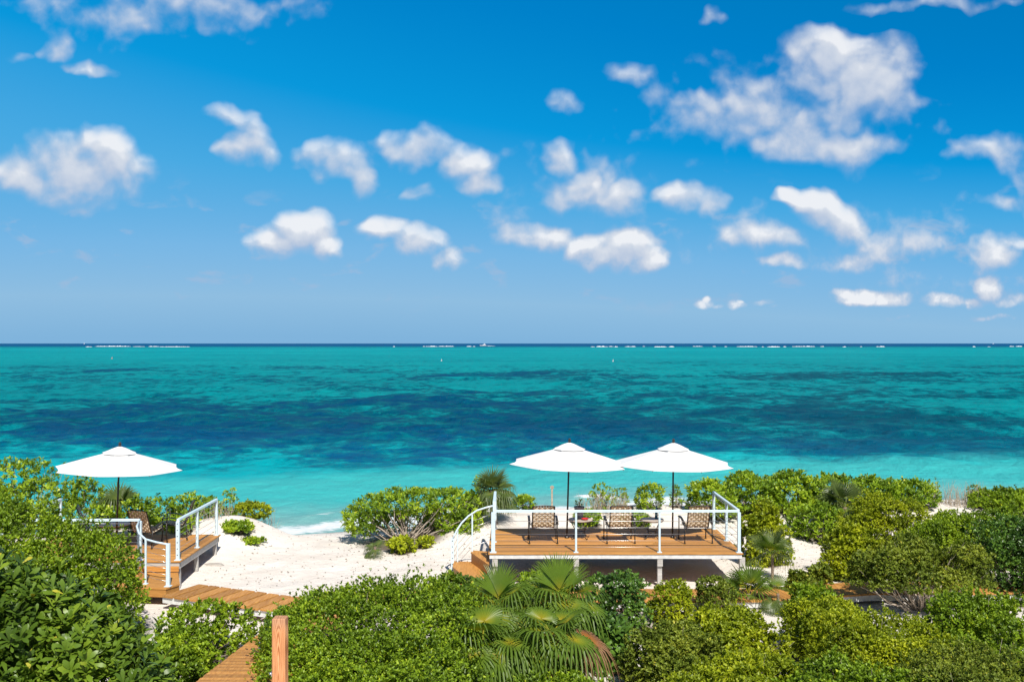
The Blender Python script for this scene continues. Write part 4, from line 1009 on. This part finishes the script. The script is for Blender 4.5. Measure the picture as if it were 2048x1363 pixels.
for i, (px, D, w, dp, tp, mt, n, lab) in enumerate(FR):
    shrub(px, D, w, dp, tp, lab, M[mt], int(n * 1.15), 6, .044, .023, 'small', seed=80+i, n_limb=34, r0=.012, lobes=17, lob_r=(.18,.34), rough=.28, holes=.31, sprig=.28)
# right, beyond the boardwalk
tr = shrub(1838, 20.15, 2.7, 1.8, 1.55, 'spreading olive shrub-tree with a pale forked trunk beside the boardwalk', M['L_olive'], 4600, 6, .05, .026, 'small', seed=95, bottom=.55, n_limb=40, r0=.028, bark='bark_pale', stems=1, lob_r=(.22,.36), lobes=14, holes=.30, sprig=.25)
LITTER.pop()
RB = [(1700, 22.9, 1.35, 1.3, 1.34, 'L_yellow', 2300, 'upright yellow-green shrub on the sand behind the boardwalk'),
      (1775, 25.6, 2.4, 1.8, 1.62, 'L_yellow', 4200, 'rounded bright yellow-green shrub below the rear fan palm'),
      (1905, 23.0, 2.2, 2.0, 1.58, 'L_fine', 4600, 'rounded green shrub behind the spreading shrub-tree'),
      (2010, 24.4, 1.9, 1.9, 1.52, 'L_fine', 3600, 'green shrub at the right edge in front of the dune gap'),
      (2050, 21.2, 1.8, 2.0, 1.75, 'L_dark', 3400, 'dark shaded thicket at the right edge by the boardwalk'),
      (2010, 29.4, 2.4, 1.6, 1.14, 'L_fine', 2600, 'low green shrub on the dune at the right edge, against the water'),
      (1890, 26.8, 1.0, .9, .92, 'L_fine', 900, 'little green shrub in front of the sandy dune gap'),
      (1532, 24.3, 1.15, 1.2, 1.66, 'L_yellow', 2600, 'bright yellow-green shrub hugging the end of the long deck'),
      (1600, 20.9, .7, .6, .72, 'L_olive', 600, 'sparse olive shrublet on the sand left of the boardwalk planks'),
      (1640, 21.6, .6, .6, .66, 'L_olive', 420, 'sparse olive shrublet nearest the visible boardwalk planks'),
      (1625, 19.5, 1.0, .8, .74, 'L_fine', 1100, 'low green shrub hiding the bend of the boardwalk')]
for i, (px, D, w, dp, tp, mt, n, lab) in enumerate(RB):
    shrub(px, D, w, dp, tp, lab, M[mt], n, 6, .050, .027, 'small', seed=110+i, n_limb=34, r0=.014, bark='bark_pale', lobes=15, lob_r=(.18,.34), rough=.26, holes=.29 if w > .8 else .34, sprig=.25)
# sea-lettuce hedge on the dune behind the long deck
HG = [(1420, 28.2, 1.4, 1.55, 360), (1495, 28.6, 1.7, 1.70, 480), (1585, 28.8, 1.7, 1.72, 480), (1665, 28.9, 1.5, 1.62, 380), (1745, 29.2, 1.6, 1.50, 380), (1825, 29.4, 1.4, 1.38, 300), (1640, 26.9, 1.5, 1.10, 300)]
HL = ['sea-lettuce shrub on the dune just behind the deck end rail', 'tall sea-lettuce shrub on the dune, above the bright shrub at the deck end', 'tall sea-lettuce shrub on the dune, midway between deck rail and rear fan palm', 'sea-lettuce shrub on the dune touching the left side of the rear fan palm', 'sea-lettuce shrub on the dune, right of the rear fan palm', 'last sea-lettuce shrub on the dune before the dry twigs', 'dark sea-lettuce shrub in front of the rear fan palm, beside open sand']
for i, (px, D, w, tp, n) in enumerate(HG):
    shrub(px, D, w, 1.5, tp, HL[i], M['L_rosette'], n, 9, .115, .038, 'paddle', seed=130+i, n_limb=30, r0=.016, bark='bark_pale', stems=3, group='sea-lettuce shrubs on the dune', spread=(.3,1.1), up=.7)
BK = [(1300, 28.6, .85, .8, 1.40, 150, .09, 'upright leafy shrub behind the second side table'), (1352, 28.8, .35, .35, 1.32, 26, .08, 'single leafy sprig beside the second umbrella pole'),
      (1205, 28.4, .75, .7, 1.43, 60, .08, 'gnarled half-bare shrub behind the plant pot'), (1245, 28.6, .5, .5, 1.28, 30, .075, 'small half-bare shrub behind the middle chair'),
      (1180, 27.2, .9, .7, .86, 130, .08, 'low leafy shrub behind the plant pot table'), (1270, 27.3, 1.0, .7, .80, 150, .08, 'low leafy shrub between the middle chair and second table'),
      (1048, 29.2, .8, .6, .95, 120, .08, 'low leafy shrub right of the crooked palm'), (945, 28.2, .9, .8, 1.15, 170, .09, 'rounded leafy shrub left of the crooked palm'), (960, 28.6, .5, .5, 1.62, 45, .085, 'thin reddish-green sprig rising behind the crooked palm')]
for i, (px, D, w, dp, tp, n, L, lab) in enumerate(BK):
    shrub(px, D, w, dp, tp, lab, M['L_rosette'], n, 8, L, L * .38, 'paddle', seed=150+i, n_limb=30 if i not in (2, 3) else 70, r0=.010, bark='dry' if i in (2, 3) else 'bark_pale', stems=3, holes=.2, group='sea-lettuce shrubs on the dune')
# plant in the pot
rng = np.random.default_rng(77)
tp_ = np.array([(0, 0, .34), (.05, .02, .30), (-.06, 0, .36), (.02, -.05, .42), (-.03, .05, .30)]); dr_ = np.array([(0,0,1), (.5,0,.8), (-.5,0,.8), (.1,-.3,1), (-.2,.4,.9)], float)
link('foliage', leaf_mesh('foliage', *rosette(tp_, dr_, 7, .09, .035, rng, (.5, 1.3)), 'paddle', M['L_rosette']), pot)
b = MB()
for q in tp_: b.tube([(0, 0, .24), tuple(q)], .006, 5, cap=False)
b.build('stem', M['bark_brown'], pot)

# ------------------------------------------------------------------ fan palms
def frond_mesh(name, mat, Rl=.55, pet=.45, elev=30, droop=.55, nseg=30, spread=165, seed=0, cup=.18, bend=40, split=.45):
    """one fan leaf: petiole rising at elev from the crown and a pleated blade with drooping tips"""
    rng = random.Random(seed); b = MB(); e = R(elev)
    pts = []; p = Vector((0, 0, 0))
    for i in range(6):
        a = e - R(bend) * (i / 5) ** 1.5; pts.append(p.copy()); p = p + Vector((math.cos(a), 0, math.sin(a))) * pet / 5
    b.tint = .12; b.tube(pts, [.014 - .0016 * i for i in range(6)], 5, cap=False)
    hub = pts[-1]; d = (pts[-1] - pts[-2]).normalized(); s = Vector((0, 1, 0)); n = s.cross(d) * -1
    if n.z < 0 and abs(elev) < 85: n = -n
    vs = []; fs = []; tt = []; NS = 7
    da = 2 * R(spread) / nseg
    for k in range(nseg):
        a = -R(spread) + da * (k + .5); side = abs(a) / math.pi
        L = Rl * (1 - .28 * side ** 2) * rng.uniform(.93, 1.05); c, sn = math.cos(a), math.sin(a)
        dirv = (d * c + s * sn + n * cup * (.4 + side)).normalized(); across = (d * -sn + s * c).normalized(); nn = dirv.cross(across).normalized()
        if nn.dot(n) < 0: nn = -nn
        o = len(vs); dk = droop * rng.uniform(.75, 1.3)
        for j in range(NS):
            t = .02 + .98 * j / (NS - 1)
            wfull = L * math.tan(da / 2) * .92
            w = wfull * t if t < split else wfull * split * (1 - ((t - split) / (1 - split)) ** 1.6) * 1.02 + .0015
            q = hub + dirv * (L * t)
            f = max(0, t - .35); q = q + Vector((0, 0, -dk * L * f * f * 1.5))
            sag_in = dirv * (-dk * L * .25 * f * f); q = q + sag_in
            fold = w * .55
            vs += [q + across * w + nn * fold * .5, q - nn * fold * .5, q - across * w + nn * fold * .5]
            tv = min(1, max(0, t * 2.3 - .12)) * .72 + .05 * rng.random() + (.22 if t > .97 else 0)
            tt += [tv] * 3
        for j in range(NS - 1):
            i = o + 3 * j; fs += [(i, i+1, i+4, i+3), (i+1, i+2, i+5, i+4)]
    o = len(b.v); b.v += [tuple(v) for v in vs]; b.t += tt; b.f += [tuple(i + o for i in f) for f in fs]; b.sm += [False] * len(fs)
    return b.mesh(name, mat)
FM = {}
def frond_of(mat, cls, v):
    key = (mat, cls, v)
    if key not in FM:
        par = {'up': dict(pet=.14, Rl=.60, elev=(82, 70, 62)[v], bend=12, droop=.22, spread=(34, 56, 44)[v], cup=.16, split=.50, nseg=(20, 26, 22)[v]), 'mid': dict(pet=.34, elev=(56, 40, 48)[v], bend=34, droop=(.6, .95, 1.25)[v], spread=150, split=.32), 'low': dict(pet=.42, elev=(22, 8, 30)[v], bend=58, droop=1.25, spread=158, cup=.12, split=.36), 'stiff': dict(pet=.30, elev=(75, 50, 30)[v], bend=16, droop=(.12, .28, .45)[v], spread=(75, 115, 130)[v], cup=.16, split=.40, nseg=(18, 22, 22)[v]), 'hang': dict(pet=.40, elev=(-15, -5, 5)[v], bend=66, droop=.7, spread=140, cup=.05, split=.42)}[cls]
        FM[key] = frond_mesh('frond', M[mat], seed=hash((cls, v)) % 99 if False else len(FM), **par)
    return FM[key]
def palm(x, y, z_ground, z_crown, size, plan, label, seed, mat='frond', lean=(0, 0), trunk_r=.06, group='fan palms', name='fan_palm'):
    rng = random.Random(seed); root = empty(name, (x, y, z_ground), 0, label, 'palm', group); hc = z_crown - z_ground
    b = MB(); pts = []; rad = []
    for i in range(15):
        t = i / 14; pts.append((lean[0] * (1 - t) ** 1.5, lean[1] * (1 - t) ** 1.5, -.08 + (hc + .10) * t)); rad.append(trunk_r * (1.12 - .2 * t + (.10 if i % 2 else 0)) * (1.25 if i == 0 else 1))
    b.tube(pts, rad, 9); b.build('trunk', M['palm_bark'], root)
    k = 0
    for cls, n, a0, a1, m in plan:
        for i in range(n):
            az = a0 + (a1 - a0) * ((i + .5) / n) + rng.uniform(-12, 12)
            o = link('frond', frond_of(m or mat, cls, k % 3), root); k += 1
            o.location = (0, 0, hc - .02 - (.05 if cls in ('low', 'hang') else 0) + rng.uniform(-.04, .04)); o.rotation_euler = (R(rng.uniform(-7, 7)), R(rng.uniform(-7, 7)), R(az))
            s_ = size * rng.uniform(.88, 1.1); o.scale = (s_, s_, s_)
            if m == 'frond_dead': o['label'] = 'withered orange-brown frond'
    return root
FULL = [('up', 2, 200, 420, 'frond_lime'), ('mid', 6, 0, 360, None), ('low', 7, 20, 380, None), ('hang', 4, 180, 360, None)]
def Pz(px, py, D): return at(px, py, D)
# (px, py of the crown heart, distance)
c = Pz(995, 1212, 16.6); palm(c.x, c.y, H(c.x, c.y), c.z, 1.15, [('up', 2, 60, 120, 'frond_lime'), ('mid', 5, -60, 250, None), ('low', 5, 150, 390, None), ('hang', 4, 190, 350, None)], 'fan palm with a bright upright spear of new leaf, left crown of the near clump', 1)
c = Pz(1122, 1200, 16.9); palm(c.x, c.y, H(c.x, c.y), c.z, 1.15, [('up', 2, 70, 130, 'frond_lime'), ('up', 1, 10, 30, 'frond_lime'), ('mid', 6, -70, 260, None), ('low', 5, 150, 390, None), ('hang', 4, 190, 350, None)], 'tallest fan palm of the near clump, just below the deck edge', 2)
c = Pz(965, 1285, 15.2); palm(c.x, c.y, H(c.x, c.y), c.z, 1.15, [('mid', 4, 60, 300, None), ('low', 6, 150, 390, None), ('hang', 5, 190, 350, None)], 'low fan palm of the near clump with drooping fans at the bottom edge', 3)
c = Pz(1105, 1270, 15.4); palm(c.x, c.y, H(c.x, c.y), c.z, 1.15, [('mid', 5, -30, 280, None), ('low', 6, 150, 370, None), ('hang', 3, 210, 300, None), ('low', 2, 318, 352, 'frond_dead'), ('hang', 1, 300, 320, 'frond_dead')], 'fan palm of the near clump with a withered orange frond on its right', 4)
c = Pz(985, 982, 27.2); palm(c.x, c.y, H(c.x, c.y), c.z, .92, [('stiff', 4, -10, 100, 'frond_grey'), ('stiff', 3, 60, 300, 'frond_grey'), ('mid', 3, -60, 300, 'frond_grey'), ('low', 6, 0, 360, 'frond_grey'), ('hang', 4, 0, 360, 'frond_grey')], 'crooked grey-green palm with a brown trunk at the back corner of the deck', 5, lean=(.05, 0), trunk_r=.085)
c = Pz(1012, 1000, 28.6); palm(c.x, c.y, H(c.x, c.y), c.z, .52, [('up', 2, 0, 360, 'frond_grey'), ('mid', 5, 0, 360, 'frond_grey'), ('hang', 5, 0, 360, 'frond_grey')], 'small shaggy palm standing right of the crooked palm', 6, trunk_r=.045)
c = Pz(750, 1095, 25.2); palm(c.x, c.y, H(c.x, c.y), c.z, .50, [('mid', 3, 20, 200, 'frond_grey'), ('low', 3, 100, 330, 'frond_grey'), ('hang', 2, 150, 220, 'frond_grey')], 'knee-high palm seedling on open sand before the branching shrub', 7, trunk_r=.03)
c = Pz(238, 1018, 27.0); palm(c.x, c.y, H(c.x, c.y), c.z, 1.0, [('stiff', 5, 0, 180, 'frond_grey'), ('stiff', 4, -20, 200, 'frond_grey'), ('mid', 3, 90, 300, 'frond_grey')], 'grey-green palm directly behind the lone umbrella pole', 8)
c = Pz(1690, 1015, 27.2); palm(c.x, c.y, H(c.x, c.y), c.z, 1.15, [('stiff', 5, 30, 210, 'frond_grey'), ('stiff', 5, -40, 250, 'frond_grey'), ('low', 3, 150, 330, 'frond_grey'), ('hang', 2, 240, 300, 'frond_lime')], 'large dusty fan palm rising from the hedge right of the long deck', 9)
c = Pz(1545, 1108, 22.4); palm(c.x, c.y, H(c.x, c.y), c.z, .85, [('stiff', 6, -20, 200, 'frond_grey'), ('stiff', 3, 150, 330, None), ('low', 2, -30, 210, 'frond_grey')], 'thin-stemmed fan palm on the sand beside the deck corner', 10, trunk_r=.03)
c = Pz(1497, 1188, 20.2); palm(c.x, c.y, H(c.x, c.y), c.z, .85, [('stiff', 4, 0, 360, None), ('stiff', 6, -20, 200, None), ('low', 2, -40, 220, None)], 'low dark stemless fan palm against the boardwalk', 11, trunk_r=.04)
c = Pz(1556, 1188, 20.0); palm(c.x, c.y, H(c.x, c.y), c.z, .62, [('stiff', 2, 60, 130, 'frond_lime'), ('hang', 3, 200, 340, 'frond_grey')], 'faded yellowish fan palm leaning beside the low dark palm', 12, trunk_r=.03)

# ------------------------------------------------------------------ dry twigs, beach grass, litter
def dry_clump(px, D, w, n, hgt, label, seed, leafy=0):
    rng = random.Random(seed); x = (px - CX) / F_PX * D; g = H(x, D); b = MB()
    for i in range(n):
        x0 = rng.uniform(-w/2, w/2); y0 = rng.uniform(-.3, .3); h = hgt * rng.uniform(.4, 1); lx = rng.gauss(0, .12)
        z0 = H(x + x0, D + y0) - g - .05
        pts = [(x0, y0, z0), (x0 + lx * .4, y0, z0 + h * .5), (x0 + lx + rng.gauss(0, .04), y0 + rng.gauss(0, .06), z0 + h)]
        b.tube(pts, [.007, .005, .002], 4, cap=False)
        if rng.random() < .5:
            q = Vector(pts[1]); b.tube([q, q + Vector((rng.gauss(0, .1), rng.gauss(0, .1), h * .35))], [.004, .0015], 3, cap=False)
    tag(b.build('dry_grass', M['dry'], None, (x, D, g)), label, 'dry grass', 'clumps of dry twigs', 'stuff' if False else None)
dry_clump(505, 28.6, 1.3, 46, .70, 'thin dry grass stalks on the left dune lip', 1)
dry_clump(1905, 29.6, 1.7, 150, .75, 'grey-brown tangle of dry twigs on the right dune', 2)
dry_clump(1205, 28.0, 1.3, 120, .80, 'pale tangle of dry twigs behind the plant pot table', 3)
dry_clump(400, 27.0, 1.6, 60, .60, 'dry upright stems along the dune behind the left deck rail', 4)
for i, (px, D, tp, lab) in enumerate(((1868, 30.0, 1.35, 'thin sprig with reddish leaves left of the dry twig tangle'), (1952, 30.2, 1.12, 'thin sprig with reddish leaves right of the dry twig tangle'), (462, 27.6, 1.42, 'tall leafy sprig standing out against the water behind the left rail'))):
    shrub(px, D, .45, .4, tp, lab, M['L_rosette'], 34, 7, .075, .032, 'paddle', seed=170+i, n_limb=16, r0=.008, bark='dry', holes=.2, group='sea-lettuce shrubs on the dune')
def litter():
    rng = np.random.default_rng(9); P = []
    for (a, c, r) in LITTER:
        n = int(60 + 90 * r); q = rng.normal(0, r * .62, (n, 2)); P.append(np.stack([a + q[:,0], c + q[:,1]], 1))
    P.append(np.stack([rng.uniform(-7, 0, 700), rng.uniform(20.5, 29, 700)], 1)); P.append(np.stack([rng.uniform(5, 9, 300), rng.uniform(21, 27, 300)], 1))
    P = np.concatenate(P); n = len(P); z = ground_h(P[:,0], P[:,1]) + .008
    d = unit(np.stack([rng.normal(size=n), rng.normal(size=n), rng.normal(0, .15, n)], 1)); nr = unit(np.array([0, 0, 1.0]) + rng.normal(0, .3, (n, 3)))
    L = rng.uniform(.025, .075, n)
    me = leaf_mesh('leaf_litter', np.column_stack([P, z]), d, nr, L, L * .45, rng.random(n) * .8, 'small', foliage('fallen_leaf', [(.10,.06,.035),(.17,.11,.06),(.24,.17,.10),(.30,.22,.13),(.2,.1,.05)], .8, .05, .2))
    tag(link('leaf_litter', me), 'fallen brown leaves scattered on the sand', 'leaf litter', None, 'stuff')
litter()
build_ground()
